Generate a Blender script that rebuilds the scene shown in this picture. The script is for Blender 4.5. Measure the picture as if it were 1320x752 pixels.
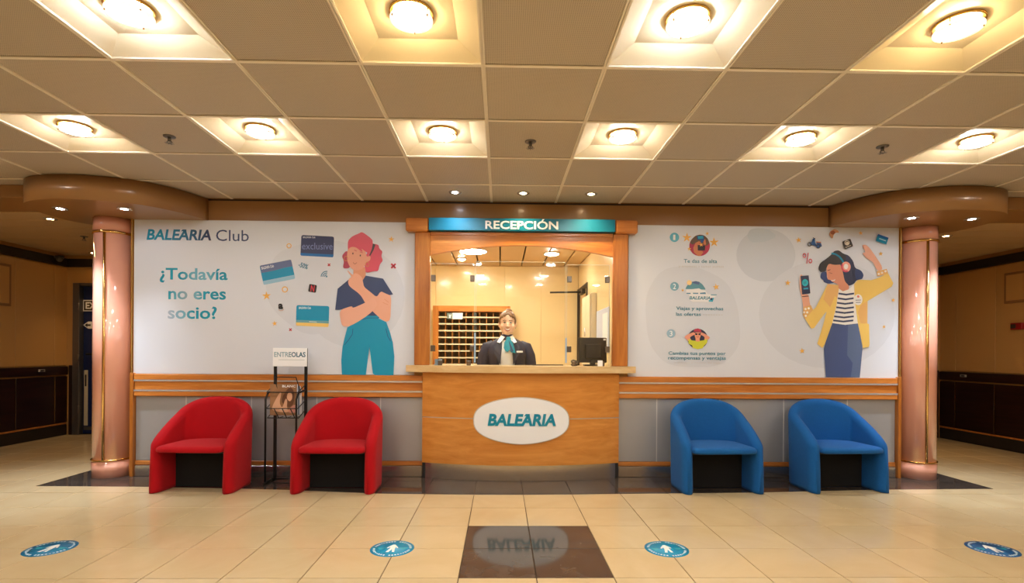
import bpy, bmesh, math, random
from mathutils import Vector, Matrix
random.seed(7)
PI = math.pi
scene = bpy.context.scene
COL = scene.collection
for o in list(bpy.data.objects): bpy.data.objects.remove(o)

# ------------------------------------------------------------------ camera
EYE = 1.153
cd = bpy.data.cameras.new('camera'); cam = bpy.data.objects.new('camera', cd); COL.objects.link(cam)
cd.sensor_fit = 'HORIZONTAL'; cd.sensor_width = 36.0; cd.lens = 36.0*667.2/1320.0
cd.shift_x = (660-657.8)/1320.0; cd.shift_y = (455.45-376)/1320.0
cd.clip_start = 0.05; cd.clip_end = 100
cam.rotation_mode = 'XYZ'
cam.matrix_world = (Matrix.Translation((0, 0, EYE)) @ Matrix.Rotation(-0.0186, 4, 'Z')
                    @ Matrix.Rotation(PI/2, 4, 'X') @ Matrix.Rotation(0.0065, 4, 'Z'))
scene.camera = cam
# ------------------------------------------------------------------ world, exposure
w = bpy.data.worlds.new('world'); scene.world = w; w.use_nodes = True
w.node_tree.nodes['Background'].inputs[0].default_value = (0.9, 0.8, 0.65, 1)
w.node_tree.nodes['Background'].inputs[1].default_value = 0.05
vs = scene.view_settings
vs.view_transform = 'Standard'; vs.look = 'None'; vs.gamma = 1.0; vs.use_curve_mapping = False
vs.exposure = 0.0
LAMP = 118.0          # radiance of the round ceiling lamps
SPOT = 40.0          # watts of the small downlights

# ------------------------------------------------------------------ helpers
def lin(c):
    return tuple((v/255/12.92 if v/255 <= 0.04045 else ((v/255+0.055)/1.055)**2.4) for v in c)
MATS = {}
def mat(name, c=None, rough=0.5, metal=0.0, spec=0.5, coat=0.0, emit=None, es=0.0, var=0.0, vscale=3.0, bump=0.0, bscale=60.0, sheen=0.0):
    if name in MATS: return MATS[name]
    m = bpy.data.materials.new(name); m.use_nodes = True; MATS[name] = m
    nt = m.node_tree; b = nt.nodes['Principled BSDF']
    col = lin(c)+(1,)
    b.inputs['Base Color'].default_value = col
    b.inputs['Roughness'].default_value = rough; b.inputs['Metallic'].default_value = metal
    b.inputs['Specular IOR Level'].default_value = spec
    b.inputs['Coat Weight'].default_value = coat; b.inputs['Coat Roughness'].default_value = 0.08
    if sheen: b.inputs['Sheen Weight'].default_value = sheen
    if emit:
        b.inputs['Emission Color'].default_value = lin(emit)+(1,); b.inputs['Emission Strength'].default_value = es
    tc = nt.nodes.new('ShaderNodeTexCoord')
    if var:
        n = nt.nodes.new('ShaderNodeTexNoise'); n.inputs['Scale'].default_value = vscale; n.inputs['Detail'].default_value = 5
        nt.links.new(tc.outputs['Object'], n.inputs['Vector'])
        mx = nt.nodes.new('ShaderNodeMix'); mx.data_type = 'RGBA'
        mx.inputs[6].default_value = tuple(v*(1-var) for v in col[:3])+(1,); mx.inputs[7].default_value = tuple(min(1, v*(1+var)) for v in col[:3])+(1,)
        nt.links.new(n.outputs['Fac'], mx.inputs[0]); nt.links.new(mx.outputs[2], b.inputs['Base Color'])
    if bump:
        n2 = nt.nodes.new('ShaderNodeTexNoise'); n2.inputs['Scale'].default_value = bscale; n2.inputs['Detail'].default_value = 3
        nt.links.new(tc.outputs['Object'], n2.inputs['Vector'])
        bp = nt.nodes.new('ShaderNodeBump'); bp.inputs['Strength'].default_value = bump; bp.inputs['Distance'].default_value = 0.004
        nt.links.new(n2.outputs['Fac'], bp.inputs['Height']); nt.links.new(bp.outputs['Normal'], b.inputs['Normal'])
    return m
def wood(name, c1, c2, axis='X', rough=0.35, scale=1.0, coat=0.2):
    if name in MATS: return MATS[name]
    m = bpy.data.materials.new(name); m.use_nodes = True; MATS[name] = m
    nt = m.node_tree; b = nt.nodes['Principled BSDF']
    b.inputs['Roughness'].default_value = rough; b.inputs['Coat Weight'].default_value = coat; b.inputs['Coat Roughness'].default_value = 0.15
    tc = nt.nodes.new('ShaderNodeTexCoord'); mp = nt.nodes.new('ShaderNodeMapping')
    s = {'X': (1.2, 14, 14), 'Y': (14, 1.2, 14), 'Z': (14, 14, 1.2)}[axis]
    mp.inputs['Scale'].default_value = tuple(v*scale for v in s)
    nt.links.new(tc.outputs['Object'], mp.inputs['Vector'])
    n = nt.nodes.new('ShaderNodeTexNoise'); n.inputs['Scale'].default_value = 1.6; n.inputs['Detail'].default_value = 8; n.inputs['Roughness'].default_value = 0.62
    n.inputs['Distortion'].default_value = 0.6
    nt.links.new(mp.outputs[0], n.inputs['Vector'])
    r = nt.nodes.new('ShaderNodeValToRGB'); r.color_ramp.elements[0].position = 0.32; r.color_ramp.elements[1].position = 0.68
    r.color_ramp.elements[0].color = lin(c2)+(1,); r.color_ramp.elements[1].color = lin(c1)+(1,)
    nt.links.new(n.outputs['Fac'], r.inputs[0]); nt.links.new(r.outputs[0], b.inputs['Base Color'])
    return m
def marble(name, base, vein, rough, tilevar=0.05, scale=2.5):
    if name in MATS: return MATS[name]
    m = bpy.data.materials.new(name); m.use_nodes = True; MATS[name] = m
    nt = m.node_tree; b = nt.nodes['Principled BSDF']; b.inputs['Roughness'].default_value = rough
    g = nt.nodes.new('ShaderNodeNewGeometry'); n = nt.nodes.new('ShaderNodeTexNoise')
    n.inputs['Scale'].default_value = scale; n.inputs['Detail'].default_value = 9; n.inputs['Roughness'].default_value = 0.6; n.inputs['Distortion'].default_value = 0.8
    nt.links.new(g.outputs['Position'], n.inputs['Vector'])
    r = nt.nodes.new('ShaderNodeValToRGB'); r.color_ramp.elements[0].position = 0.3; r.color_ramp.elements[1].position = 0.72
    r.color_ramp.elements[0].color = lin(vein)+(1,); r.color_ramp.elements[1].color = lin(base)+(1,)
    nt.links.new(n.outputs['Fac'], r.inputs[0])
    oi = nt.nodes.new('ShaderNodeObjectInfo'); mr = nt.nodes.new('ShaderNodeMapRange')
    mr.inputs[3].default_value = 1-tilevar; mr.inputs[4].default_value = 1+tilevar
    nt.links.new(oi.outputs['Random'], mr.inputs[0])
    hs = nt.nodes.new('ShaderNodeHueSaturation'); nt.links.new(mr.outputs[0], hs.inputs['Value']); nt.links.new(r.outputs[0], hs.inputs['Color'])
    nt.links.new(hs.outputs[0], b.inputs['Base Color'])
    return m
def glassmat(name, tint=(0.96, 0.98, 0.97), refl=1.5):
    m = bpy.data.materials.new(name); m.use_nodes = True; MATS[name] = m
    nt = m.node_tree; nt.nodes.remove(nt.nodes['Principled BSDF']); out = nt.nodes['Material Output']
    t = nt.nodes.new('ShaderNodeBsdfTransparent'); t.inputs[0].default_value = tint+(1,)
    gl = nt.nodes.new('ShaderNodeBsdfGlossy'); gl.inputs['Roughness'].default_value = 0.02
    fr = nt.nodes.new('ShaderNodeFresnel'); fr.inputs[0].default_value = refl
    mx = nt.nodes.new('ShaderNodeMixShader')
    nt.links.new(fr.outputs[0], mx.inputs[0]); nt.links.new(t.outputs[0], mx.inputs[1]); nt.links.new(gl.outputs[0], mx.inputs[2])
    nt.links.new(mx.outputs[0], out.inputs[0])
    return m

ORG = {}
class MB:
    """collects shapes in world coordinates; build() links them as one mesh object"""
    def __init__(s): s.v = []; s.f = []; s.sm = []
    def add(s, vs, fs, smooth=False):
        o = len(s.v); s.v += [tuple(v) for v in vs]; s.f += [tuple(i+o for i in f) for f in fs]; s.sm += [smooth]*len(fs); return s
    def box(s, x0, x1, y0, y1, z0, z1, c=0.0):
        if c <= 0:
            return s.add([(x0,y0,z0),(x1,y0,z0),(x1,y1,z0),(x0,y1,z0),(x0,y0,z1),(x1,y0,z1),(x1,y1,z1),(x0,y1,z1)],
                         [(0,3,2,1),(4,5,6,7),(0,1,5,4),(1,2,6,5),(2,3,7,6),(3,0,4,7)])
        bm = bmesh.new(); bmesh.ops.create_cube(bm, size=1)
        for v in bm.verts: v.co = Vector(((x0+x1)/2+v.co.x*(x1-x0), (y0+y1)/2+v.co.y*(y1-y0), (z0+z1)/2+v.co.z*(z1-z0)))
        bmesh.ops.bevel(bm, geom=list(bm.edges), offset=c, segments=1, affect='EDGES', profile=0.5)
        s.bm(bm); return s
    def bm(s, bm, smooth=False):
        bm.verts.ensure_lookup_table(); bm.verts.index_update()
        s.add([v.co[:] for v in bm.verts], [[v.index for v in f.verts] for f in bm.faces], smooth); bm.free(); return s
    def prism(s, poly, z0, z1, smooth=False):          # poly in xy, extruded in z
        n = len(poly); a = sum(poly[i][0]*poly[(i+1)%n][1]-poly[(i+1)%n][0]*poly[i][1] for i in range(n))
        if a < 0: poly = poly[::-1]
        vs = [(x,y,z0) for x,y in poly]+[(x,y,z1) for x,y in poly]
        s.add(vs, [tuple(range(n))[::-1], tuple(range(n,2*n))])
        o = len(s.v)-2*n
        for i in range(n): s.f.append((o+i, o+(i+1)%n, o+n+(i+1)%n, o+n+i)); s.sm.append(smooth)
        return s
    def prismY(s, poly, y0, y1, smooth=False):         # poly in xz, front face at y0 (towards the viewer)
        n = len(poly); a = sum(poly[i][0]*poly[(i+1)%n][1]-poly[(i+1)%n][0]*poly[i][1] for i in range(n))
        if a < 0: poly = poly[::-1]
        vs = [(x,y0,z) for x,z in poly]+[(x,y1,z) for x,z in poly]
        s.add(vs, [tuple(range(n)), tuple(range(n,2*n))[::-1]])
        o = len(s.v)-2*n
        for i in range(n): s.f.append((o+(i+1)%n, o+i, o+n+i, o+n+(i+1)%n)); s.sm.append(smooth)
        return s
    def lathe(s, prof, c=(0,0,0), n=24, a0=0, a1=2*PI, smooth=True):   # prof: (r,z) list from bottom to top
        full = abs(a1-a0-2*PI) < 1e-6; m = n if full else n+1
        vs = []
        for r, z in prof:
            for i in range(m):
                a = a0+(a1-a0)*i/n; vs.append((c[0]+r*math.cos(a), c[1]+r*math.sin(a), c[2]+z))
        fs = []
        for k in range(len(prof)-1):
            for i in range(n if full else n):
                j = (i+1) % m if full else i+1
                fs.append((k*m+i, k*m+j, (k+1)*m+j, (k+1)*m+i))
        if full and prof[0][0] > 1e-6: fs.append(tuple(range(m))[::-1])
        if full and prof[-1][0] > 1e-6: fs.append(tuple((len(prof)-1)*m+i for i in range(m)))
        return s.add(vs, fs, smooth)
    def tube(s, pts, r, n=8, cap=True):
        pts = [Vector(p) for p in pts]; rings = []
        a = None
        for i, p in enumerate(pts):
            d = (pts[min(i+1, len(pts)-1)]-pts[max(i-1, 0)]).normalized()
            if a is None: a = d.cross(Vector((0,0,1)) if abs(d.z) < 0.9 else Vector((1,0,0)))
            else: a = a-d*a.dot(d)
            a = a.normalized(); b = a.cross(d)
            rr = r[i] if isinstance(r, (list, tuple)) else r
            rings.append([p+a*rr*math.cos(2*PI*k/n)+b*rr*math.sin(2*PI*k/n) for k in range(n)])
        vs = [v for q in rings for v in q]; fs = []
        for i in range(len(pts)-1):
            for k in range(n): fs.append((i*n+k, i*n+(k+1)%n, (i+1)*n+(k+1)%n, (i+1)*n+k))
        if cap: fs += [tuple(range(n))[::-1], tuple((len(pts)-1)*n+k for k in range(n))]
        return s.add(vs, fs, True)
    def ellipsoid(s, c, r, nu=16, nv=10):
        vs = [(c[0], c[1], c[2]-r[2])]; fs = []
        for j in range(1, nv):
            t = -PI/2+PI*j/nv
            for i in range(nu):
                a = 2*PI*i/nu; vs.append((c[0]+r[0]*math.cos(t)*math.cos(a), c[1]+r[1]*math.cos(t)*math.sin(a), c[2]+r[2]*math.sin(t)))
        vs.append((c[0], c[1], c[2]+r[2])); top = len(vs)-1
        for i in range(nu):
            fs.append((0, 1+(i+1)%nu, 1+i)); b = 1+(nv-2)*nu; fs.append((b+i, b+(i+1)%nu, top))
        for j in range(nv-2):
            for i in range(nu): fs.append((1+j*nu+i, 1+j*nu+(i+1)%nu, 1+(j+1)*nu+(i+1)%nu, 1+(j+1)*nu+i))
        return s.add(vs, fs, True)
    def mesh(s, name, m, org=(0,0,0)):
        me = bpy.data.meshes.new(name); ox, oy, oz = org
        me.from_pydata([(x-ox, y-oy, z-oz) for x,y,z in s.v], [], s.f)
        me.polygons.foreach_set('use_smooth', s.sm); me.materials.append(m); me.update(); return me
    def build(s, name, m, parent=None):
        if parent is not None: org = pos = None
        xs = [v[0] for v in s.v]; ys = [v[1] for v in s.v]; zs = [v[2] for v in s.v]
        org = ((min(xs)+max(xs))/2, (min(ys)+max(ys))/2, min(zs))
        o = bpy.data.objects.new(name, s.mesh(name, m, org)); COL.objects.link(o)
        ORG[o.name] = org
        if parent is not None:
            p = ORG[parent.name]; o.parent = parent; o.location = (org[0]-p[0], org[1]-p[1], org[2]-p[2])
        else: o.location = org
        return o
def tag(o, label, cat, group=None):
    o['label'] = label; o['category'] = cat
    if group: o['group'] = group
    return o
def thing(name, label, cat, loc, group=None):
    o = bpy.data.objects.new(name, None); COL.objects.link(o); o.location = loc; ORG[o.name] = tuple(loc); o.empty_display_size = 0.1
    return tag(o, label, cat, group)
def struct(o): o['kind'] = 'structure'; return o
def place(name, me, parent, loc):                       # shared mesh, world location of its origin
    o = bpy.data.objects.new(name, me); COL.objects.link(o); o.parent = parent; ORG[o.name] = tuple(loc)
    p = ORG[parent.name]; o.location = (loc[0]-p[0], loc[1]-p[1], loc[2]-p[2]); return o
def copy_tree(o, parent=None):
    c = o.copy(); COL.objects.link(c); ORG[c.name] = ORG[o.name]
    if parent is not None: c.parent = parent
    for ch in [x for x in bpy.data.objects if x.parent == o]: copy_tree(ch, c)
    return c

# ------------------------------------------------------------------ materials
M = dict(
 tile=marble('beige_floor_tile', (214,194,154), (202,179,136), 0.11, 0.035, 1.6),
 granite=marble('dark_granite', (84,74,66), (58,50,45), 0.07, 0.10, 9.0),
 grout=mat('tile_grout', (86,66,44), 0.9),
 bronze=mat('bronze_paint', (150,110,66), 0.32, 0.0, 0.5, 0.15, var=0.05, vscale=2),
 grid=mat('cream_grid_bar', (248,240,222), 0.45),
 void=mat('ceiling_void', (90,76,58), 0.9),
 tray=mat('cream_light_tray', (240,226,192), 0.35),
 wall=mat('beige_wall', (226,186,122), 0.5, var=0.03),
 officewall=mat('office_wall_laminate', (242,218,166), 0.22, coat=0.3, var=0.02),
 sidewall=mat('side_wall_laminate', (206,160,96), 0.32, var=0.03),
 plank=mat('ceiling_plank', (206,176,132), 0.45),
 darkwood=wood('dark_mahogany', (52,26,18), (28,14,10), 'Y', 0.3),
 oak=wood('orange_oak', (196,126,52), (160,90,28), 'Z', 0.34),
 oakx=wood('orange_oak_across', (214,140,66), (178,102,38), 'X', 0.34),
 cherry=wood('counter_cherry_veneer', (222,154,74), (198,124,48), 'X', 0.3, 0.7),
 maple=wood('pale_maple_top', (236,208,158), (214,178,122), 'X', 0.35, 0.8),
 steel=mat('brushed_steel_panel', (172,174,178), 0.36, 0.35, var=0.05, vscale=6),
 polished=mat('polished_steel', (205,203,200), 0.2, 0.9),
 chrome=mat('chrome_strip', (228,226,222), 0.25, 0.55),
 brass=mat('polished_brass', (226,186,112), 0.2, 1.0),
 pink=mat('glossy_pink_laminate', (232,168,144), 0.10, 0.0, 0.6, 0.8, var=0.02),
 white=mat('poster_white', (218,225,237), 0.42),
 signwhite=mat('sign_white_acrylic', (246,250,255), 0.25),
 teal=mat('teal_letter', (0,140,172), 0.35),
 red=mat('red_wool', (172,6,20), 0.85, 0, 0.2, bump=0.35, bscale=420, var=0.05, vscale=30, sheen=0.05),
 blue=mat('blue_wool', (20,90,160), 0.85, 0, 0.2, bump=0.35, bscale=420, var=0.10, vscale=60, sheen=0.05),
 blackmetal=mat('black_wire', (24,22,22), 0.4, 0.3),
 blackplastic=mat('black_plastic', (34,34,36), 0.45),
 greysteel=mat('grey_steel_frame', (120,118,116), 0.35, 0.8),
 bluedoor=mat('blue_door_paint', (14,34,86), 0.35),
 dark=mat('dark_gap', (30,20,14), 0.6),
 paper=mat('white_paper', (242,245,250), 0.6),
 clip=mat('glass_clip_metal', (120,112,104), 0.3, 0.9),
)
# perforated metal ceiling tile
def perf():
    m = bpy.data.materials.new('perforated_tan_metal'); m.use_nodes = True; nt = m.node_tree; b = nt.nodes['Principled BSDF']
    b.inputs['Roughness'].default_value = 0.5
    g = nt.nodes.new('ShaderNodeNewGeometry'); mp = nt.nodes.new('ShaderNodeMapping'); mp.inputs['Scale'].default_value = (1/0.009,)*3
    nt.links.new(g.outputs['Position'], mp.inputs['Vector'])
    fr = nt.nodes.new('ShaderNodeVectorMath'); fr.operation = 'FRACTION'; nt.links.new(mp.outputs[0], fr.inputs[0])
    sb = nt.nodes.new('ShaderNodeVectorMath'); sb.operation = 'SUBTRACT'; sb.inputs[1].default_value = (0.5, 0.5, 0.5); nt.links.new(fr.outputs[0], sb.inputs[0])
    ml = nt.nodes.new('ShaderNodeVectorMath'); ml.operation = 'MULTIPLY'; ml.inputs[1].default_value = (1, 1, 0); nt.links.new(sb.outputs[0], ml.inputs[0])
    ln = nt.nodes.new('ShaderNodeVectorMath'); ln.operation = 'LENGTH'; nt.links.new(ml.outputs[0], ln.inputs[0])
    lt = nt.nodes.new('ShaderNodeMath'); lt.operation = 'LESS_THAN'; lt.inputs[1].default_value = 0.2; nt.links.new(ln.outputs['Value'], lt.inputs[0])
    mx = nt.nodes.new('ShaderNodeMix'); mx.data_type = 'RGBA'
    mx.inputs[6].default_value = lin((198,187,168))+(1,); mx.inputs[7].default_value = lin((128,116,98))+(1,)
    nt.links.new(lt.outputs[0], mx.inputs[0])
    oi = nt.nodes.new('ShaderNodeObjectInfo'); mr = nt.nodes.new('ShaderNodeMapRange'); mr.inputs[3].default_value = 0.96; mr.inputs[4].default_value = 1.04
    nt.links.new(oi.outputs['Random'], mr.inputs[0])
    hs = nt.nodes.new('ShaderNodeHueSaturation'); nt.links.new(mr.outputs[0], hs.inputs['Value']); nt.links.new(mx.outputs[2], hs.inputs['Color'])
    nt.links.new(hs.outputs[0], b.inputs['Base Color'])
    return m
M['perf'] = perf()
M['glass'] = glassmat('clear_screen_glass')

# ------------------------------------------------------------------ the place: dimensions (metres)
XC = 0.19                    # centre line of the reception
WY = 4.84                    # face of the reception wall
ZC, ZB = 2.565, 2.366        # ceiling, underside of the beam
XL, XR, YE, YB = -5.95, 6.22, 7.2, -3.6
OX0, OX1, OY1 = -1.75, 1.06, 7.12   # office behind the wall
ZS = 2.45                    # ceiling of the side halls
ZO = 2.345                   # office ceiling

# ------------------------------------------------------------------ floor
floor = struct(MB().box(XL-0.3, XR+0.3, YB-0.3, YE+0.3, -0.12, -0.008).build('floor', M['grout']))
FX0, FY0, T = -0.2088, 3.4526, 0.4
EDGE = [(-3.93,4.46),(-2.97,4.44),(-1.96,4.375),(-0.96,4.235),(-0.2,4.21),(0.3,4.208),(0.98,4.24),(2.19,4.29),(3.22,4.385),(4.29,4.42)]
def edge(x):
    if x <= EDGE[0][0]: return EDGE[0][1]
    for a, b in zip(EDGE, EDGE[1:]):
        if x <= b[0]: return a[1]+(b[1]-a[1])*(x-a[0])/(b[0]-a[0])
    return EDGE[-1][1]
def cut(poly, fn):           # keep the part of a polygon where fn(x,y) >= 0
    out = []
    for i, p in enumerate(poly):
        q = poly[(i+1) % len(poly)]; a, b = fn(*p), fn(*q)
        if a >= 0: out.append(p)
        if (a >= 0) != (b >= 0):
            t = a/(a-b); out.append((p[0]+(q[0]-p[0])*t, p[1]+(q[1]-p[1])*t))
    return out
def area(poly): return abs(sum(poly[i][0]*poly[(i+1)%len(poly)][1]-poly[(i+1)%len(poly)][0]*poly[i][1] for i in range(len(poly))))/2
G = 0.0025
TILE = MB().box(-T/2+G, T/2-G, -T/2+G, T/2-G, -0.008, 0.0, 0.0012)
tile_me = TILE.mesh('floor_tile', M['tile']); dark_me = TILE.mesh('dark_floor_tile', M['granite'])
stuff = MB()
SL, SR = -3.93, 4.29         # ends of the dark strip
def poly_tile(name, poly, m):
    if len(poly) < 3 or area(poly) < 0.002: return
    MB().prism(poly, -0.008, 0.0).build(name, m, floor)
for j in range(-18, 11):
    for i in range(-16, 18):
        x0, x1, y0, y1 = FX0+T*i, FX0+T*(i+1), FY0+T*j, FY0+T*(j+1)
        x0c, x1c, y1c = max(x0, XL), min(x1, XR), min(y1, YE)
        if x1c-x0c < 0.01 or y1c-y0 < 0.01: continue
        cx, cy = (x0+x1)/2, (y0+y1)/2
        vis = y1 > 2.45 and abs(cx-0.15) < 1.08*cy+0.5
        inside_wall = (-3.6 < cx < 4.0) and y0 > WY+0.1
        if not vis or inside_wall:
            if y0 < YB: continue
            stuff.box(x0c+G, x1c-G, y0+G, y1c-G, -0.008, 0); continue
        strip = x1 > SL and x0 < SR and y1 > min(edge(x0), edge(x1)) and y0 < 5.08
        if -0.01 <= (i) <= 1 and j in (-2, -1) and not strip:
            place('dark_floor_tile', dark_me, floor, (cx, cy, 0)); continue
        if not strip:
            if x0c == x0 and x1c == x1 and y1c == y1: place('floor_tile', tile_me, floor, (cx, cy, 0))
            else: MB().box(x0c+G, x1c-G, y0+G, y1c-G, -0.008, 0, 0.0012).build('floor_tile', M['tile'], floor)
            continue
        rect = [(x0+G,y0+G),(x1-G,y0+G),(x1-G,y1-G),(x0+G,y1-G)]
        ea, eb = edge(x0), edge(x1); fb = lambda x, y: ea+(eb-ea)*(x-x0)/T-y
        ins = [p for p in rect]
        wallcut = WY-0.004
        inwall = -3.6 < cx < 4.0
        ymax = wallcut if inwall else 5.06
        dark = cut(cut(cut(rect, lambda x,y: -fb(x,y)-G/2), lambda x,y: x-SL), lambda x,y: SR-x)
        dark = cut(dark, lambda x,y: ymax-y)
        poly_tile('dark_floor_tile', dark, M['granite'])
        poly_tile('floor_tile', cut(rect, lambda x,y: fb(x,y)-G/2), M['tile'])
        if x0 < SL < x1: poly_tile('floor_tile', cut(cut(rect, lambda x,y: SL-G-x), lambda x,y: -fb(x,y)), M['tile'])
        if x0 < SR < x1: poly_tile('floor_tile', cut(cut(rect, lambda x,y: x-SR-G), lambda x,y: -fb(x,y)), M['tile'])
        if not inwall and y1 > 5.06: poly_tile('floor_tile', cut(cut(cut(rect, lambda x,y: y-5.06-G), lambda x,y: x-SL), lambda x,y: SR-x), M['tile'])
o = stuff.build('floor_tile_field', M['tile'], floor); o['kind'] = 'stuff'

# ------------------------------------------------------------------ main ceiling: tiles in a grid of bars, lights in their cells
ceiling = struct(MB().box(XL-0.3, XR+0.3, YB-0.3, WY+0.12, ZC+0.13, ZC+0.2).build('ceiling', M['void']))
CX0, CY0, S = -0.0945, 2.5421, 0.6
ctile_me = MB().box(-S/2+0.010, S/2-0.010, -S/2+0.010, S/2-0.010, 0.002, 0.02, 0.002).mesh('ceiling_tile', M['perf'])
def lit(i, j): return (i % 2 == 1) and (j % 2 == 1) and -8 < i < 8 and -7 <= j <= 1
cst = MB(); LIGHTS = []
FRONT = 4.42                 # the side beams start here
for j in range(-10, 4):
    for i in range(-10, 11):
        x0, x1, y0, y1 = CX0+S*i, CX0+S*(i+1), CY0+S*j, CY0+S*(j+1)
        cx, cy = (x0+x1)/2, (y0+y1)/2
        x0c, x1c, y1c = max(x0, XL), min(x1, XR), min(y1, WY-0.004)
        y0c = max(y0, YB)
        if x1c-x0c < 0.02 or y1c-y0c < 0.02: continue
        if lit(i, j): LIGHTS.append((i, j, cx, cy)); continue
        vis = j >= -1 and abs(cx-0.1) < 1.08*cy+0.4
        full = x0c == x0 and x1c == x1 and y1c == y1 and y0c == y0
        if vis and full: place('ceiling_tile', ctile_me, ceiling, (cx, cy, ZC))
        elif vis: MB().box(x0c+0.010, x1c-0.010, y0+0.010, y1c-0.003, ZC+0.002, ZC+0.02, 0.003).build('ceiling_tile', M['perf'], ceiling)
        else: cst.box(x0c+0.006, x1c-0.006, y0c+0.006, y1c-0.006, ZC+0.002, ZC+0.02)
o = cst.build('ceiling_tile_field', M['perf'], ceiling); o['kind'] = 'stuff'
for i in range(-9, 11):
    x = CX0+S*i
    if XL < x < XR: MB().box(x-0.0105, x-0.0018, YB, WY-0.004, ZC-0.004, ZC+0.024).box(x+0.0018, x+0.0105, YB, WY-0.004, ZC-0.004, ZC+0.024).box(x-0.0018, x+0.0018, YB, WY-0.004, ZC+0.004, ZC+0.024).build('grid_bar', M['grid'], ceiling)
for j in range(-9, 4):
    y = CY0+S*j
    MB().box(XL, XR, y-0.0095, y+0.0095, ZC-0.0035, ZC+0.001).build('grid_bar', M['grid'], ceiling)

# ------------------------------------------------------------------ reception wall (with the opening of the reception), beam above
OPX0, OPX1, OPZ0 = -0.72, 1.10, 0.985
wall = struct(MB().box(XC-3.58, OPX0, WY, WY+0.1, 0, ZB).box(OPX1, XC+3.58, WY, WY+0.1, 0, ZB)
              .box(OPX0, OPX1, WY+0.02, WY+0.1, 0, OPZ0-0.02).box(OPX0, OPX1, WY, WY+0.1, 2.2, ZB).build('wall_back', M['wall']))
beam = struct(MB().box(XC-3.58, XC+3.58, WY, WY+0.12, ZB+0.001, ZC+0.13).build('trim_1', M['bronze']))
MB().box(XC-3.2, XC+3.2, WY-0.006, WY, ZC-0.018, ZC-0.006).build('shadow_gap_strip', M['dark'], beam)
# wainscot: steel panels, rails with chrome strips, trim board, steel skirting
def wains(xa, xb, joints, nm):
    wall = struct(MB().box(xa, xb, WY-0.008, WY-0.001, 0.144, 0.736).build(nm, M['dark']))
    xs = [xa]+joints+[xb]
    for a, b in zip(xs, xs[1:]):
        MB().box(a+0.003, b-0.003, WY-0.013, WY-0.0085, 0.145, 0.735, 0.001).build('steel_panel', M['steel'], wall)
    for x in joints: MB().box(x-0.004, x+0.004, WY-0.014, WY-0.011, 0.145, 0.735).build('joint_strip', mat('satin_joint', (216,214,210), 0.3), wall)
    for z0, z1, d in ((0.738,0.782,0.042), (0.797,0.874,0.034), (0.889,0.94,0.042)):
        MB().box(xa, xb, WY-d, WY-0.009, z0, z1, 0.004).build('chair_rail', M['oakx'], wall)
    for z in (0.782, 0.874):
        MB().box(xa, xb, WY-0.044, WY-0.009, z, z+0.015).build('chrome_strip', M['chrome'], wall)
    MB().box(xa, xb, WY-0.02, WY-0.001, 0.104, 0.142, 0.003).build('trim_board', M['oakx'], wall)
PL0, PL1, PR0, PR1 = XC-3.575, -0.80, 1.19, XC+3.575
wains(PL0+0.03, OPX0-0.002, [-2.896, -2.299, -1.699, -1.111], 'trim_4')
wains(OPX1+0.002, PR1-0.03, [1.467, 2.062, 2.668, 3.276], 'trim_5')
for xa, xb, n in ((PL0+0.03, OPX0-0.003, 'baseboard_left'), (OPX1+0.003, PR1-0.03, 'baseboard_right')):
    struct(MB().box(xa, xb, WY-0.03, WY-0.001, 0.001, 0.1, 0.003).build(n, M['polished']))
# wooden end posts of the wainscot beside the columns
for x in (PL0-0.002, PR1-0.028):
    MB().box(x, x+0.03, WY-0.05, WY-0.001, 0.0, 0.95, 0.003).build('end_post', M['oak'], bpy.data.objects['trim_4' if x < 0 else 'trim_5'])
for x0, x1 in ((PL0-0.012, PL0-0.002), (PR1+0.002, PR1+0.012)):
    MB().box(x0, x1, WY-0.03, WY-0.001, 0.0, ZB-0.003).build('brass_edge', M['brass'], bpy.data.objects['trim_4' if x0 < 0 else 'trim_5'])

# side beams beyond the columns
for n, (a, b) in (('trim_2', (XL, XC-3.585)), ('trim_3', (XC+3.585, XR))):
    struct(MB().box(a, b, 4.50, 4.965, 2.455, ZC+0.0, 0.004).build(n, M['bronze']))

# curved soffits over the columns: blob outline in plan, with recessed spots
def soffit(sx, label):
    pts = [(0.88, 4.838)]
    ctrl = [(0.88,4.838),(0.80,4.62),(0.70,4.45),(0.58,4.33),(0.40,4.255),(0.18,4.205),(-0.05,4.21),(-0.25,4.27),(-0.38,4.37),(-0.45,4.53),(-0.465,4.72),(-0.44,4.90),(-0.35,5.05),(-0.20,5.16),(0.05,5.16),(0.2,5.10)]
    cxs = XC-sx*3.78
    P = []
    n = len(ctrl)
    for k in range(n-1):
        p0, p1, p2, p3 = ctrl[max(k-1,0)], ctrl[k], ctrl[k+1], ctrl[min(k+2,n-1)]
        for t in (0, .25, .5, .75):
            f = lambda a,b,c,d: 0.5*((2*b)+(-a+c)*t+(2*a-5*b+4*c-d)*t*t+(-a+3*b-3*c+d)*t**3)
            P.append((f(p0[0],p1[0],p2[0],p3[0]), f(p0[1],p1[1],p2[1],p3[1])))
    P.append(ctrl[-1])
    P += [(0.2, WY+0.104), (0.33, WY+0.104), (0.33, 4.838)]
    P = [(cxs+sx*p[0], p[1]) for p in P]
    o = tag(MB().prism(P, ZB-0.004, ZC-0.005, True).build('curved_soffit', M['bronze']), label, 'soffit', 'curved soffits over the columns')
    for pl in o.data.polygons:
        if abs(pl.normal.z) > 0.9: pl.use_smooth = False
    return o
soffit(1, 'curved bronze ceiling soffit above the column beside the red armchairs')
soffit(-1, 'curved bronze ceiling soffit above the column beside the blue armchairs')

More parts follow.
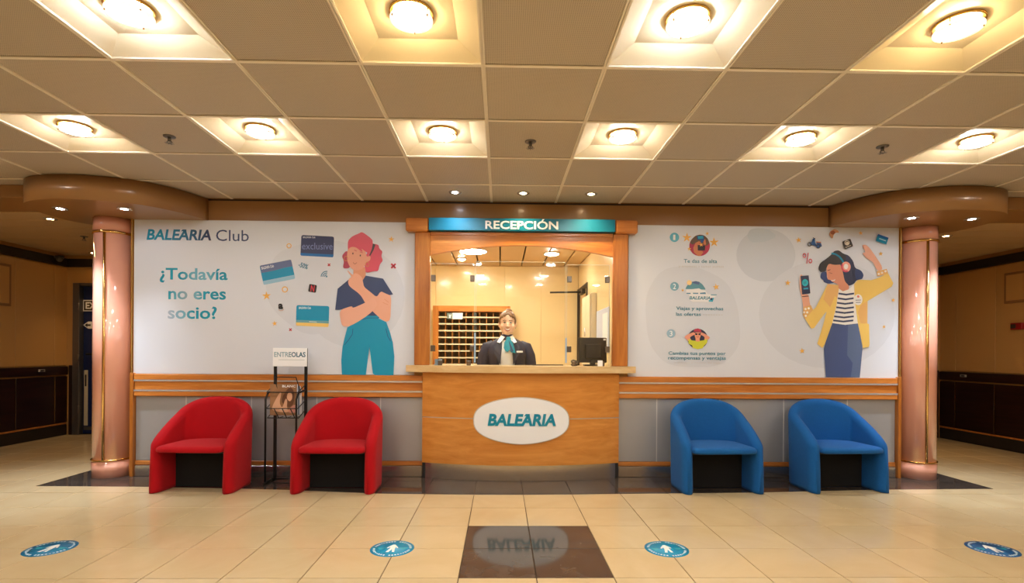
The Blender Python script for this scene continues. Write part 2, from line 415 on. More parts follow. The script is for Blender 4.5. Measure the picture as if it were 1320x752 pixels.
# pink columns
def column(sx, label):
    cx, cy, r = XC-sx*3.78, 4.868, 0.155
    t = thing('column', label, 'column', (cx, cy, 0), 'pink columns')
    MB().lathe([(r+0.004,0.001),(r+0.004,0.15)], (cx,cy,0), 40).build('base', M['pink'], t)
    MB().lathe([(r+0.002,0.15),(r+0.009,0.152),(r+0.009,0.164),(r+0.002,0.166)], (cx,cy,0), 40).build('base_ring', M['brass'], t)
    MB().lathe([(r,0.166),(r,2.215)], (cx,cy,0), 40).build('shaft', M['pink'], t)
    MB().lathe([(r+0.002,2.215),(r+0.008,2.217),(r+0.008,2.237),(r+0.002,2.239)], (cx,cy,0), 40).build('top_ring', M['brass'], t)
    MB().lathe([(r+0.002,2.239),(r+0.002,ZB-0.006)], (cx,cy,0), 40).build('capital', M['pink'], t)
    a = -PI/2+sx*0.169
    for aa in (a, a-sx*1.9):
        x, y = cx+(r+0.001)*math.cos(aa), cy+(r+0.001)*math.sin(aa)
        MB().tube([(x,y,0.166),(x,y,2.214)], 0.012 if aa == a else 0.006, 8).build('brass_strip', M['brass'], t)
column(1, 'glossy pink column with brass strips beside the red armchair')
column(-1, 'glossy pink column with brass strips beside the blue armchair')

# ------------------------------------------------------------------ side halls
def hall(sx):
    xw = XL if sx > 0 else XR                          # outer wall
    xi = XC-sx*3.6                                      # inner edge behind the reception wall
    n = 'left' if sx > 0 else 'right'
    d = -1 if sx > 0 else 1
    W_ = struct(MB().box(min(xw, xw+d*0.15), max(xw, xw+d*0.15), YB, YE+0.15, 0, ZC+0.13).build('wall_'+n, M['sidewall']))
    s = -d                                              # into the hall
    def bx(m, a0, a1, y0, y1, z0, z1, c, name): return MB().box(min(xw+s*a0, xw+s*a1), max(xw+s*a0, xw+s*a1), y0, y1, z0, z1, c).build(name, m, W_)
    js = [6.443, 7.0] if sx > 0 else [6.383, 6.947]
    ys = [YB, 0.0, 2.0, 4.0, 5.883 if sx > 0 else 5.82]+js+[YE]
    for a, b in zip(ys, ys[1:]):
        bx(M['sidewall'], 0, 0.012, a+0.002, b-0.002, 0.945, 2.28, 0.003, 'wall_panel')
        bx(M['darkwood'], 0, 0.02, a+0.006, b-0.006, 0.17, 0.80, 0.004, 'wainscot_panel')
        bx(M['brass'], 0.012, 0.022, b-0.005, b+0.003, 0.17, 0.80, 0, 'wainscot_strip')
    bx(M['darkwood'], 0, 0.045, YB, YE-0.02, 0.82, 0.935, 0.006, 'dado_rail')
    bx(M['oakx'], 0, 0.028, YB, YE-0.02, 0.148, 0.166, 0.003, 'base_bead')
    bx(M['dark'], 0, 0.03, YB, YE-0.02, 0.0, 0.145, 0.003, 'plinth')
    bx(M['dark'], 0, 0.05, 4.84, YE-0.02, 2.29, 2.40, 0.01, 'crown_moulding')
    # end wall of the hall
    e0, e1 = sorted((xw, xi))
    return W_, e0, e1
wl, a, b = hall(1)
wend = struct(MB().box(XL+0.001, -5.83, YE, YE+0.15, 0, ZC+0.13).box(-4.80, OX0-0.1, YE, YE+0.15, 0, ZC+0.13).box(-5.83, -4.80, YE, YE+0.15, 2.075, ZC+0.13).build('wall_far_left', M['sidewall']))
MB().box(XL+0.001, OX0-0.1, YE-0.05, YE, 2.29, 2.40, 0.01).build('crown_moulding', M['dark'], wend)
MB().box(XL+0.06, -5.84, YE-0.035, YE, 0.0, 0.95, 0.006).build('wainscot_end', M['darkwood'], wend)
wr, a, b = hall(-1)
wend2 = struct(MB().box(OX1+0.1, XR-0.001, YE, YE+0.15, 0, ZC+0.13).build('wall_far_right', M['sidewall']))
MB().box(OX1+0.1, XR-0.001, YE-0.05, YE, 2.29, 2.40, 0.01).build('crown_moulding', M['dark'], wend2)
MB().box(OX1+0.1, XR-0.05, YE-0.035, YE, 0.0, 0.95, 0.006).build('wainscot_end', M['darkwood'], wend2)
MB().box(XR-0.30, XR-0.14, YE-0.06, YE, 0.95, 2.285, 0.004).build('steel_jamb', M['greysteel'], wend2)
# plank ceilings of the halls
for n, x0, x1, sa, sb in (('ceiling_left_hall', XL, OX0-0.1, XC-3.78-0.60, XC-3.78+0.60), ('ceiling_right_hall', OX1+0.1, XR, XC+3.78-0.60, XC+3.78+0.60)):
    c = struct(MB().box(x0, x1, 5.26, YE, ZS+0.03, ZS+0.08).build(n, M['void']))
    y = 4.975
    while y < YE-0.02:
        y2 = min(y+0.285, YE-0.004)
        for xa, xb in (((x0, sa), (sb, x1)) if y < 5.0 else ((x0, x1),)):
            MB().box(xa+0.01, xb-0.01, y, y2-0.012, ZS, ZS+0.028, 0.004).build('ceiling_plank', M['plank'], c)
        y += 0.285
# end of the room behind the photographer
struct(MB().box(XL-0.15, XR+0.15, YB-0.15, YB-0.001, 0, ZC+0.13).build('wall_front', M['wall']))

# ------------------------------------------------------------------ office behind the opening
wo = struct(MB().box(OX0-0.1, OX1+0.1, OY1, OY1+0.08, 0, ZO+0.1).build('wall_office_back', M['officewall']))
for a, b in zip([OX0, -0.9, 0.05, 0.55], [-0.9, 0.05, 0.55, OX1]):
    MB().box(a+0.002, b-0.002, OY1-0.008, OY1, 0.0, ZO-0.004, 0.002).build('wall_panel', M['officewall'], wo)
struct(MB().box(OX0-0.1, OX0-0.001, WY+0.101, OY1-0.001, 0, ZO+0.1).build('wall_office_left', M['officewall']))
struct(MB().box(OX1+0.001, OX1+0.1, WY+0.101, 6.32, 0, ZO+0.1).box(OX1+0.001, OX1+0.1, 6.32, 7.10, 2.03, ZO+0.1).build('wall_office_right', M['officewall']))
oc = struct(MB().box(OX0-0.1, OX1+0.1, WY+0.101, OY1+0.08, ZO+0.101, ZO+0.15).build('ceiling_office', M['void']))
x = OX0
for x0 in [-1.75, -1.46, -1.17, -0.88, -0.59, -0.30, -0.01, 0.28, 0.57, 0.86]:
    x1 = min(x0+0.278, OX1-0.004)
    MB().box(x0+0.004, x1, WY+0.105, OY1-0.004, ZO, ZO+0.03, 0.004).build('ceiling_plank', M['plank'], oc)

# ------------------------------------------------------------------ text as flat letters
def text_mb(body, x0, x1, z0, z1, y, depth=0.002, bold=0.0, shear=0.0, axis='Y', extrude_back=True):
    cu = bpy.data.curves.new('t', 'FONT'); cu.body = body; cu.size = 1.0; cu.offset = bold; cu.shear = shear; cu.resolution_u = 3; cu.fill_mode = 'FRONT'
    ob = bpy.data.objects.new('t', cu); COL.objects.link(ob); bpy.context.view_layer.update()
    me = bpy.data.meshes.new_from_object(ob.evaluated_get(bpy.context.evaluated_depsgraph_get()))
    bpy.data.objects.remove(ob); bpy.data.curves.remove(cu)
    vs = [v.co.copy() for v in me.vertices]; fs = [tuple(p.vertices) for p in me.polygons]; bpy.data.meshes.remove(me)
    ax, bx_ = min(v.x for v in vs), max(v.x for v in vs); az, bz = min(v.y for v in vs), max(v.y for v in vs)
    mb = MB()
    # orient every face towards the viewer (-y)
    P = [(x0+(v.x-ax)/(bx_-ax)*(x1-x0), y, z0+(v.y-az)/(bz-az)*(z1-z0)) for v in vs]
    out = []
    for f in fs:
        a = sum(P[f[k]][0]*P[f[(k+1)%len(f)]][2]-P[f[(k+1)%len(f)]][0]*P[f[k]][2] for k in range(len(f)))
        out.append(f if a > 0 else f[::-1])
    if depth > 0.0008:
        bm = bmesh.new(); bv = [bm.verts.new(p) for p in P]
        for f in out:
            try: bm.faces.new([bv[k] for k in f])
            except ValueError: pass
        bmesh.ops.remove_doubles(bm, verts=bm.verts, dist=1e-6)
        r = bmesh.ops.extrude_face_region(bm, geom=list(bm.faces), use_keep_orig=True)
        for g in r['geom']:
            if isinstance(g, bmesh.types.BMVert): g.co.y -= depth
        bmesh.ops.recalc_face_normals(bm, faces=bm.faces)
        mb.bm(bm)
    else: mb.add(P, out)
    return mb

# ------------------------------------------------------------------ square recessed ceiling lights
def lampmat(name, c, s):
    return mat(name, c, 0.3, emit=c, es=s)
LM = dict(warm=lampmat('warm_lamp_glass', (255,249,241), LAMP), cool=lampmat('cool_lamp_glass', (236,244,255), LAMP*1.25), amber=lampmat('amber_lamp_glass', (255,226,172), LAMP*0.85))
M['rimglass'] = mat('frosted_rim_glass', (240,236,220), 0.2, 0, 0.5, emit=(255,246,228), es=1.2)
def make_light(kind, label, group):
    t = thing('ceiling_light', label, 'ceiling light', (0,0,ZC), group)
    h, i, up = 0.292, 0.185, 0.055
    A = [(-h,-h),(h,-h),(h,h),(-h,h)]; B = [(-i,-i),(i,-i),(i,i),(-i,i)]
    for k in range(4):
        a, b = A[k], A[(k+1)%4]; c, d = B[(k+1)%4], B[k]
        q = [(a[0],a[1],ZC+0.003),(b[0],b[1],ZC+0.003),(c[0],c[1],ZC+up),(d[0],d[1],ZC+up)]
        MB().add(q+[(x,y,z+0.004) for x,y,z in q], [(0,1,2,3),(7,6,5,4),(0,4,5,1),(1,5,6,2),(2,6,7,3),(3,7,4,0)]).build('tray_side', M['tray'], t)
    f = MB()
    for s in (-1, 1):
        f.box(-h-0.004, h+0.004, s*h-0.004, s*h+0.004, ZC-0.003, ZC+0.012); f.box(s*h-0.004, s*h+0.004, -h, h, ZC-0.003, ZC+0.012)
    f.build('frame', M['grid'], t)
    MB().box(-i, i, -i, i, ZC+up, ZC+up+0.01).build('tray_plate', M['tray'], t)
    MB().lathe([(0.092,up-0.012),(0.096,up-0.012),(0.096,up-0.0005),(0.092,up-0.0005)], (0,0,ZC), 32).build('rim_ring', M['brass'], t)
    MB().lathe([(0.072,0.021),(0.092,0.022),(0.092,0.026),(0.072,0.025)], (0,0,ZC), 32).build('glass_plate', M['rimglass'], t)
    MB().lathe([(0.001,0.018),(0.05,0.019),(0.071,0.021),(0.076,0.030),(0.074,up-0.001)], (0,0,ZC), 32).build('lamp', LM[kind], t)
    for k in range(3):
        a = PI/2+k*2*PI/3
        x, y = 0.086*math.cos(a), 0.086*math.sin(a)
        MB().tube([(x,y,ZC+0.016),(x,y,ZC+up-0.001)], 0.0030, 6).build('clip', M['brass'], t)
    return t
kinds = {}
for i, j, cx, cy in LIGHTS:
    k = 'warm'
    if j == -1: k = 'cool' if i in (-3, 1) else ('amber' if i in (-1, 3) else 'warm')
    lab = {'warm': 'square recessed ceiling light with warm white round lamp and cream tray',
           'cool': 'square recessed ceiling light with bluish white glare around its round lamp',
           'amber': 'square recessed ceiling light with amber glow around its round lamp'}[k]
    far = j < -1 or abs(i) > 5 or (j == -1 and k == 'warm')
    if far: lab = 'square recessed ceiling light in the rows far from the reception'
    key = (k, lab)
    if key not in kinds: kinds[key] = t = make_light(k, lab, {'warm':'warm white ceiling lights','cool':'cool white ceiling lights','amber':'amber ceiling lights'}[k] if not far else 'ceiling lights of the far rows')
    else: t = copy_tree(kinds[key])
    t.location = (cx, cy, ZC)

# ------------------------------------------------------------------ small round downlights
def downlight(x, y, z, label, c=(255,214,150), power=SPOT, group=None, ang=75, r=0.040):
    t = thing('downlight', label, 'downlight', (x, y, z), group)
    MB().lathe([(r,-0.004),(r+0.014,-0.005),(r+0.016,-0.001),(r,0.0)], (x,y,z), 24).build('ring', M['chrome'], t)
    m = mat('downlight_bulb_%d_%d_%d' % c, c, 0.3, emit=c, es=60)
    MB().lathe([(0.001,-0.006),(r*0.6,-0.005),(r-0.001,-0.001)], (x,y,z), 20).build('bulb', m, t)
    l = bpy.data.lights.new('downlight_beam', 'SPOT'); l.energy = power; l.color = lin(c); l.spot_size = math.radians(ang); l.spot_blend = 1.0; l.shadow_soft_size = 0.03
    lo = bpy.data.objects.new('downlight_beam', l); COL.objects.link(lo); lo.parent = t; lo.location = (0, 0, -0.012)
    return t
WARM, COOL = (255,222,172), (234,243,255)
gA = 'downlights over the counter'
downlight(XC-0.6, 4.56, ZC+0.001, 'cool white downlight in the ceiling above the sign', COOL, SPOT*0.8, gA, 128)
downlight(XC, 4.56, ZC+0.001, 'warm downlight above the middle of the reception sign', WARM, SPOT*0.9, gA, 128)
downlight(XC+0.6, 4.56, ZC+0.001, 'warm downlight above the end of the reception sign away from the magazine rack', WARM, SPOT*1.1, gA, 128)
gB = 'bluish downlights in the soffits'
for sx, s in ((1, 'red'), (-1, 'blue')):
    downlight(XC-sx*3.40, 4.465, ZB-0.005, 'bluish downlight in the soffit between the column and the %s armchairs' % s, COOL, SPOT*1.5, gB, 66)
    downlight(XC-sx*3.95, 4.48, ZB-0.005, 'bluish downlight in the soffit outside the column by the %s armchairs' % s, COOL, SPOT*4.2, gB, 74)
gC = 'amber downlights in the side halls'; AMBER = (255,204,136)
downlight(-4.45, 5.19, ZS-0.001, 'amber downlight in the hall ceiling just behind the soffit by the blue door', AMBER, SPOT*1.1, gC)
downlight(-5.42, 6.98, ZS-0.001, 'amber downlight in the hall ceiling above the blue exit door', AMBER, SPOT*0.9, gC)
downlight(4.80, 5.50, ZS-0.001, 'amber downlight in the hall ceiling behind the soffit by the dark wainscot', AMBER, SPOT*1.1, gC)
for x, y, lb in ((-3.2, 6.0, 'between the blue door and the office'), (3.2, 6.2, 'between the red call point and the office'), (5.2, 6.35, 'added out of view to light the wall with the red call point')):  # last one is added, hidden by the column, to light the right wall
    downlight(x, y, ZS-0.001, 'amber downlight in the hall ceiling '+lb, AMBER, SPOT*1.0, gC)

# sprinklers
def sprinkler(x, y, z, label):
    t = thing('sprinkler', label, 'sprinkler', (x, y, z), 'ceiling sprinklers')
    MB().lathe([(0.034,-0.006),(0.038,-0.002),(0.038,0.001)], (x,y,z), 20).build('cover_plate', M['greysteel'], t)
    MB().lathe([(0.010,-0.032),(0.010,-0.006)], (x,y,z), 10).build('body', M['greysteel'], t)
    m = MB()
    for k in range(8):
        a = k*PI/4; m.box(x-0.004, x+0.004, y+0.010, y+0.027, z-0.046, z-0.044) if k == 0 else None
        c_, s_ = math.cos(a), math.sin(a)
        m.add([(x+0.006*c_-0.004*s_, y+0.006*s_+0.004*c_, z-0.045),(x+0.006*c_+0.004*s_, y+0.006*s_-0.004*c_, z-0.045),(x+0.028*c_+0.005*s_, y+0.028*s_-0.005*c_, z-0.045),(x+0.028*c_-0.005*s_, y+0.028*s_+0.005*c_, z-0.045)], [(0,1,2,3)])
    m.lathe([(0.008,-0.047),(0.009,-0.043)], (x,y,z), 10)
    m.build('deflector', M['greysteel'], t)
    for s in (-1, 1): MB().tube([(x+s*0.009,y,z-0.03),(x+s*0.018,y,z-0.038),(x+s*0.006,y,z-0.045)], 0.003, 6).build('frame_arm', M['greysteel'], t)
for x, w_ in ((-2.19, 'on the red armchair side'), (0.19, 'in front of the reception sign'), (2.57, 'on the blue armchair side')):
    sprinkler(x, 3.45, ZC+0.001, 'small grey fire sprinkler in the ceiling '+w_)
sprinkler(-4.75, 5.98, ZS-0.001, 'small grey fire sprinkler in the plank ceiling of the hall with the blue door')

# ------------------------------------------------------------------ wooden portal round the opening
PY = WY-0.07
port = thing('wooden_portal', 'orange oak portal with two posts and an arch around the reception window', 'portal', (XC, WY, 1.0))
ZT = 1.036
for sx in (-1, 1):
    a, b = sorted((XC+sx*0.845, XC+sx*0.985))
    MB().box(a, b, PY, WY-0.015, ZT+0.001, 2.261, 0.006).build('post', M['oak'], port)
    a, b = sorted((XC+sx*0.86, XC+sx*1.065))
    MB().box(a, b, PY-0.035, WY-0.016, 2.262, 2.384, 0.012).build('capital', M['oakx'], port)
arc = []
for k in range(25):
    u = -1+2*k/24; arc.append((XC+u*0.844, 2.055+0.098*math.cos(u*PI/2)**0.9))
poly = [(XC+0.844, 2.234), (XC-0.844, 2.234)]+arc
MB().prismY(poly, WY-0.055, WY-0.002).build('arch', M['oakx'], port)
MB().box(XC-0.844, XC+0.844, PY+0.01, WY-0.002, 2.235, 2.27, 0.004).build('header', M['oakx'], port)

# reception sign
def gradmat(name, c0, c1, x0, x1, rough=0.35, axis='X'):
    m = bpy.data.materials.new(name); m.use_nodes = True; nt = m.node_tree; b = nt.nodes['Principled BSDF']; b.inputs['Roughness'].default_value = rough
    g = nt.nodes.new('ShaderNodeNewGeometry'); sp = nt.nodes.new('ShaderNodeSeparateXYZ'); nt.links.new(g.outputs['Position'], sp.inputs[0])
    mr = nt.nodes.new('ShaderNodeMapRange'); mr.inputs[1].default_value = x0; mr.inputs[2].default_value = x1; nt.links.new(sp.outputs[axis], mr.inputs[0])
    mx = nt.nodes.new('ShaderNodeMix'); mx.data_type = 'RGBA'; mx.inputs[6].default_value = lin(c0)+(1,); mx.inputs[7].default_value = lin(c1)+(1,)
    nt.links.new(mr.outputs[0], mx.inputs[0]); nt.links.new(mx.outputs[2], b.inputs['Base Color']); return m
SY = PY-0.04
sg = thing('reception_sign', 'long teal blue sign reading RECEPCIÓN in white letters above the counter', 'sign', (XC, WY, 2.27))
MB().box(XC-0.853, XC+0.853, SY, WY-0.001, 2.272, 2.385, 0.002).build('panel', mat('sign_teal', (0,112,142), 0.3, var=0.12, vscale=1.5), sg)
text_mb('RECEPCIÓN', -0.148, 0.519, 2.286, 2.388-0.008, SY, 0.004, 0.02).build('lettering', M['signwhite'], sg)

# ------------------------------------------------------------------ reception counter
def bow(x, edge_y, mid): u = (x-XC)/0.92; return edge_y-mid*(1-u*u)
ctr = thing('reception_counter', 'curved cherry wood reception counter with polished steel plinth', 'counter', (XC, WY, 0))
def curved(x0, x1, yfun, yback, z0, z1, n=24):
    pts = [(x0+(x1-x0)*k/n, yfun(x0+(x1-x0)*k/n)) for k in range(n+1)]+[(x1, yback), (x0, yback)]
    return MB().prism(pts, z0, z1)
CX_0, CX_1 = XC-0.905, XC+0.905
zj = 0.563
curved(CX_0, CX_1, lambda x: bow(x, 4.765, 0.145), WY+0.018, 0.146, zj-0.004).build('front_panel', M['cherry'], ctr)
curved(CX_0, CX_1, lambda x: bow(x, 4.765, 0.145), WY+0.018, zj+0.004, 0.974).build('front_panel', M['cherry'], ctr)
curved(CX_0+0.004, CX_1-0.004, lambda x: bow(x, 4.768, 0.145), WY+0.018, zj-0.004, zj+0.004).build('joint_strip', M['chrome'], ctr)
curved(CX_0+0.01, CX_1-0.01, lambda x: bow(x, 4.785, 0.14), WY+0.018, 0.001, 0.146).build('plinth', M['polished'], ctr)
for x in (CX_0, CX_1-0.03): MB().box(x, x+0.03, 4.77, WY+0.018, 0.001, 0.145, 0.003).build('plinth_end', M['blackplastic'], ctr)
top = tag(curved(XC-1.055, XC+1.055, lambda x: bow(x, 4.70, 0.14), 4.835, 0.976, ZT).build('countertop', M['maple']), 'pale maple countertop with curved front on the reception counter', 'countertop')
bmt = MB(); bmt.box(XC-0.84, XC+0.84, 4.835, 5.08, 0.976, ZT)
bmt.build('inner_ledge', M['maple'], top)
desk = thing('office_desk', 'maple staff desk with side panels behind the counter', 'desk', (XC, 5.0, 0))
MB().box(OX0+0.3, OX1-0.02, 5.085, 5.13, 0.72, 0.75, 0.004).build('desk_edge', M['maple'], desk)
for x in (OX0+0.3, OX1-0.06): MB().box(x, x+0.03, 4.96, 5.10, 0.001, 0.719).build('side_panel', M['maple'], desk)

# oval sign on the counter
def oval(rx, rz, n=64, p=2.25):
    out = []
    for k in range(n):
        a = 2*PI*k/n; c, s = math.cos(a), math.sin(a)
        x = rx*math.copysign(abs(c)**(2/1.75), c); z = rz*math.copysign(abs(s)**(2/2.6), s); out.append((x, z))
    return out
OZ, OXc = 0.549, XC
ov = thing('oval_sign', 'white oval sign reading BALEARIA in teal on the counter front', 'sign', (OXc, 4.61, 0.34))
yo = bow(OXc, 4.765, 0.145)
def curved_oval(rx, rz, y_off, th):
    P = oval(rx, rz); mb = MB(); n = len(P)
    c0 = [(OXc+x*0.5, bow(OXc+x*0.5, 4.765, 0.145)-y_off, OZ+z*0.5) for x, z in P]
    fr = [(OXc+x, bow(OXc+x, 4.765, 0.145)-y_off, OZ+z) for x, z in P]
    bk = [(x, bow(x, 4.765, 0.145)-0.001, z) for x, y, z in fr]
    vs = fr+bk+c0+[(OXc, yo-y_off, OZ)]
    fs = []
    for k in range(n):
        j = (k+1) % n
        fs += [(j, k, n+k, n+j), (k, j, 2*n+j, 2*n+k), (2*n+k, 2*n+j, 3*n)]
    return mb.add(vs, fs)
curved_oval(0.432, 0.212, 0.010, 0.01).build('rim', mat('sign_rim', (196,192,180), 0.4), ov)
curved_oval(0.424, 0.205, 0.014, 0.01).build('face', M['signwhite'], ov)
def logo(name, x0, x1, z0, z1, y, m, parent, depth=0.003, bold=0.035, curve=None):
    mb = text_mb('BALEARIA', x0, x1, z0, z1, y, depth, bold, 0.16)
    h = z1-z0; w = x1-x0
    fx = x0+w*0.545                                      # the flag on top of the middle A
    mb2 = MB(); mb2.prismY([(fx-0.012*w, z1-h*0.17), (fx+0.07*w, z1-h*0.17), (fx+0.07*w, z1), (fx+0.012*w, z1)], y-depth, y) if depth > 0.0008 else mb2.add([(fx-0.012*w,y,z1-h*0.17),(fx+0.07*w,y,z1-h*0.17),(fx+0.07*w,y,z1),(fx+0.012*w,y,z1)], [(0,1,2,3)])
    mb.add(mb2.v, mb2.f)
    if curve: mb.v = [(a, b+curve(a), c) for a, b, c in mb.v]
    return mb.build(name, m, parent)
logo('lettering', -0.112, 0.498, 0.503, 0.611, 0.0, M['teal'], ov, 0.004, 0.04, lambda x: bow(x, 4.765, 0.145)-0.0145)

# ------------------------------------------------------------------ glass screens on the countertop, with clips
GY = 4.735
def screen(x0, x1, y0, label, z1=1.985):
    t = thing('glass_screen', label, 'glass screen', ((x0+x1)/2, y0, ZT), 'glass screens on the counter')
    MB().box(x0, x1, y0-0.004, y0+0.004, ZT+0.004, z1).build('pane', M['glass'], t)
    e = mat('glass_edge', (206,216,206), 0.2)
    MB().box(x0, x1, y0-0.0035, y0+0.0035, z1, z1+0.003).build('top_edge', e, t)
    for x in (x0, x1): MB().box(x-0.0015, x+0.0015, y0-0.0035, y0+0.0035, ZT+0.004, z1).build('side_edge', e, t)
    return t
s1 = screen(-0.640, -0.243, GY, 'narrow clear glass screen beside the post nearer the magazine rack', 1.965)
s2 = screen(-0.228, 0.588, GY-0.012, 'wide clear glass screen in front of the receptionist', 1.985)
s3 = screen(0.603, 0.995, GY, 'narrow clear glass screen in front of the computer monitor', 1.965)
def clips(t, xs, zs=(1.832, 1.192)):
    for x in xs:
        for z in zs: MB().box(x-0.02, x+0.02, GY-0.022, GY-0.0165, z-0.028, z+0.028, 0.003).box(x-0.02, x+0.02, GY+0.006, GY+0.012, z-0.028, z+0.028).build('clip', M['clip'], t)
clips(s1, (-0.618, -0.262)); clips(s3, (0.625, 0.975))
for t, x in ((s1, -0.55), (s1, -0.29), (s3, 0.67), (s3, 0.93)):
    MB().box(x-0.02, x+0.02, GY-0.026, GY-0.006, ZT+0.001, ZT+0.046, 0.004).build('foot_clamp', M['clip'], t)
film = mat('blue_edge_film', (150,186,226), 0.4)
for t, x in ((s2, -0.236), (s2, 0.598)):
    MB().box(x-0.006, x+0.006, GY-0.016, GY-0.0125, ZT+0.03, ZT+0.30 if x < 0 else ZT+0.26).build('edge_film', film, t)
hl = tag(MB().box(0.885, 0.93, GY-0.034, GY-0.028, ZT+0.001, ZT+0.055, 0.001).build('card', M['paper']), 'small white card standing by the glass screen before the monitor', 'card')
# small things on the ledge
for x, m, lab in ((-0.575, M['paper'], 'small pale blue note box on the countertop by the wooden post'),):
    t = thing('note_box', lab, 'box', (x, 4.79, ZT)); MB().box(x-0.035, x+0.035, 4.76, 4.82, ZT+0.001, ZT+0.012, 0.002).build('base', mat('note_blue', (150,176,206), 0.5), t)
    MB().box(x-0.033, x+0.033, 4.79, 4.817, ZT+0.0125, ZT+0.058, 0.002).build('card_stack', mat('note_blue', (150,176,206), 0.5), t)

# ------------------------------------------------------------------ floor stickers
def sticker(x, y, c, label, rot):
    t = thing('floor_sticker', label, 'floor sticker', (x, y, 0), 'round floor stickers')
    m = mat('sticker_blue_%d_%d_%d' % c, c, 0.35)
    MB().lathe([(0.127,0.0002),(0.127,0.0012)], (x,y,0), 48).build('disc', m, t)
    wm = mat('sticker_print', (206,226,236), 0.5)
    ring = MB()
    for k in range(40):                                   # ring of lettering, too small to read
        if k % 20 in (9, 19): continue
        a0, a1 = 2*PI*k/40, 2*PI*(k+0.62)/40; r0, r1 = 0.098, 0.112
        if k % 10 in (4, 5): r0, r1 = 0.101, 0.109
        ring.add([(x+r*math.cos(a), y+r*math.sin(a), 0.0016) for r, a in ((r0,a0),(r1,a0),(r1,a1),(r0,a1))], [(0,1,2,3)])
    ring.build('ring_print', wm, t)['kind'] = 'stuff'
    wb = mat('sticker_white', (244,244,238), 0.5)
    c_, s_ = math.cos(rot), math.sin(rot)
    def tr(px, py): return (x+px*c_-py*s_, y+px*s_+py*c_)
    body = [(-0.006,0.058),(0.008,0.058),(0.014,0.046),(0.020,0.036),(0.034,0.008),(0.027,0.004),(0.017,0.022),(0.016,-0.005),(0.022,-0.055),(0.008,-0.055),(0.002,-0.012),(-0.012,-0.058),(-0.027,-0.056),(-0.014,-0.004),(-0.013,0.020),(-0.028,0.002),(-0.035,0.006),(-0.018,0.038),(-0.012,0.046)]
    MB().prism([tr(*p) for p in body], 0.0013, 0.0018).build('walker_symbol', wb, t)
    for sx in (-1, 1):
        g = mat('sticker_small_print', (60,176,190), 0.5); q = MB()
        for r in range(3): q.prism([tr(sx*0.066-0.022+0.006*r, 0.012-r*0.011), tr(sx*0.066+0.022-0.006*r, 0.012-r*0.011), tr(sx*0.066+0.022-0.006*r, 0.006-r*0.011), tr(sx*0.066-0.022+0.006*r, 0.006-r*0.011)], 0.0013, 0.0016)
        q.build('side_print', g, t)
sticker(-2.608, 3.057, (8,116,160), 'round dark teal floor sticker in front of the column by the red armchairs', 0.0)
sticker(-0.629, 3.052, (0,146,192), 'round teal floor sticker with walking figure beside the dark tiles on the red chair side', 0.0)
sticker(0.988, 3.042, (0,146,192), 'round teal floor sticker with walking figure beside the dark tiles on the blue chair side', 0.0)
sticker(2.945, 3.040, (4,90,150), 'round deep blue floor sticker in front of the column by the blue armchairs', 0.0)

# ------------------------------------------------------------------ tub armchairs
def tub_shell():
    # U-shaped upholstered wall: path in plan, height along the path, rounded section
    N, K = 56, 20
    th = 0.094; mb = MB(); rings = []
    def path(s):                                         # s in [-1,1], 0 = middle of the back
        a = abs(s); sg = 1 if s >= 0 else -1
        if a < 0.62:
            t = a/0.62*PI/2; x = 0.292*math.sin(t)**0.92; y = 0.03+0.180*math.cos(t)**0.9
        else:
            q = (a-0.62)/0.38; x = 0.292+0.010*q; y = 0.03-0.285*q
        return sg*x, y
    for i in range(N+1):
        s = -1+2*i/N
        x, y = path(s); xa, ya = path(max(-1, s-0.01)); xb, yb = path(min(1, s+0.01))
        tx, ty = xb-xa, yb-ya; l = math.hypot(tx, ty); tx, ty = tx/l, ty/l; nx, ny = -ty, tx
        a = abs(s)
        u = min(1, max(0, (y+0.255)/0.465)); h = 0.39+0.362*max(0, math.cos(a*PI/2))**0.82
        e = max(0, (a-0.90)/0.10); w_ = th/2*math.sqrt(max(0.06, 1-e*e*0.9))
        ring = []
        # section from the outer bottom up over the top down the inner side
        r_ = w_
        sec = [(-w_*0.94, 0.004), (-w_, 0.03), (-w_, 0.3*h), (-w_, 0.6*h), (-w_, h-r_*1.3)]
        for k in range(1, 8):
            b = PI-PI*k/8; sec.append((w_*math.cos(b), h-r_*1.3+r_*1.3*math.sin(b)))
        sec += [(w_, h-r_*1.3), (w_, 0.6*h), (w_, 0.3*h), (w_, 0.03), (w_*0.94, 0.004)]
        for d, z in sec:
            lean = 0.045*(z/0.75)**1.3*min(1, a/0.6)**2
            ring.append((x+nx*d, y+ny*d+lean, z))
        rings.append(ring)
    m = len(rings[0]); vs = [v for r in rings for v in r]; fs = []
    for i in range(N):
        for k in range(m):
            fs.append((i*m+k, i*m+(k+1)%m, (i+1)*m+(k+1)%m, (i+1)*m+k))
    fs += [tuple(range(m)), tuple(N*m+k for k in range(m))[::-1]]
    mb.add(vs, fs, True); return mb
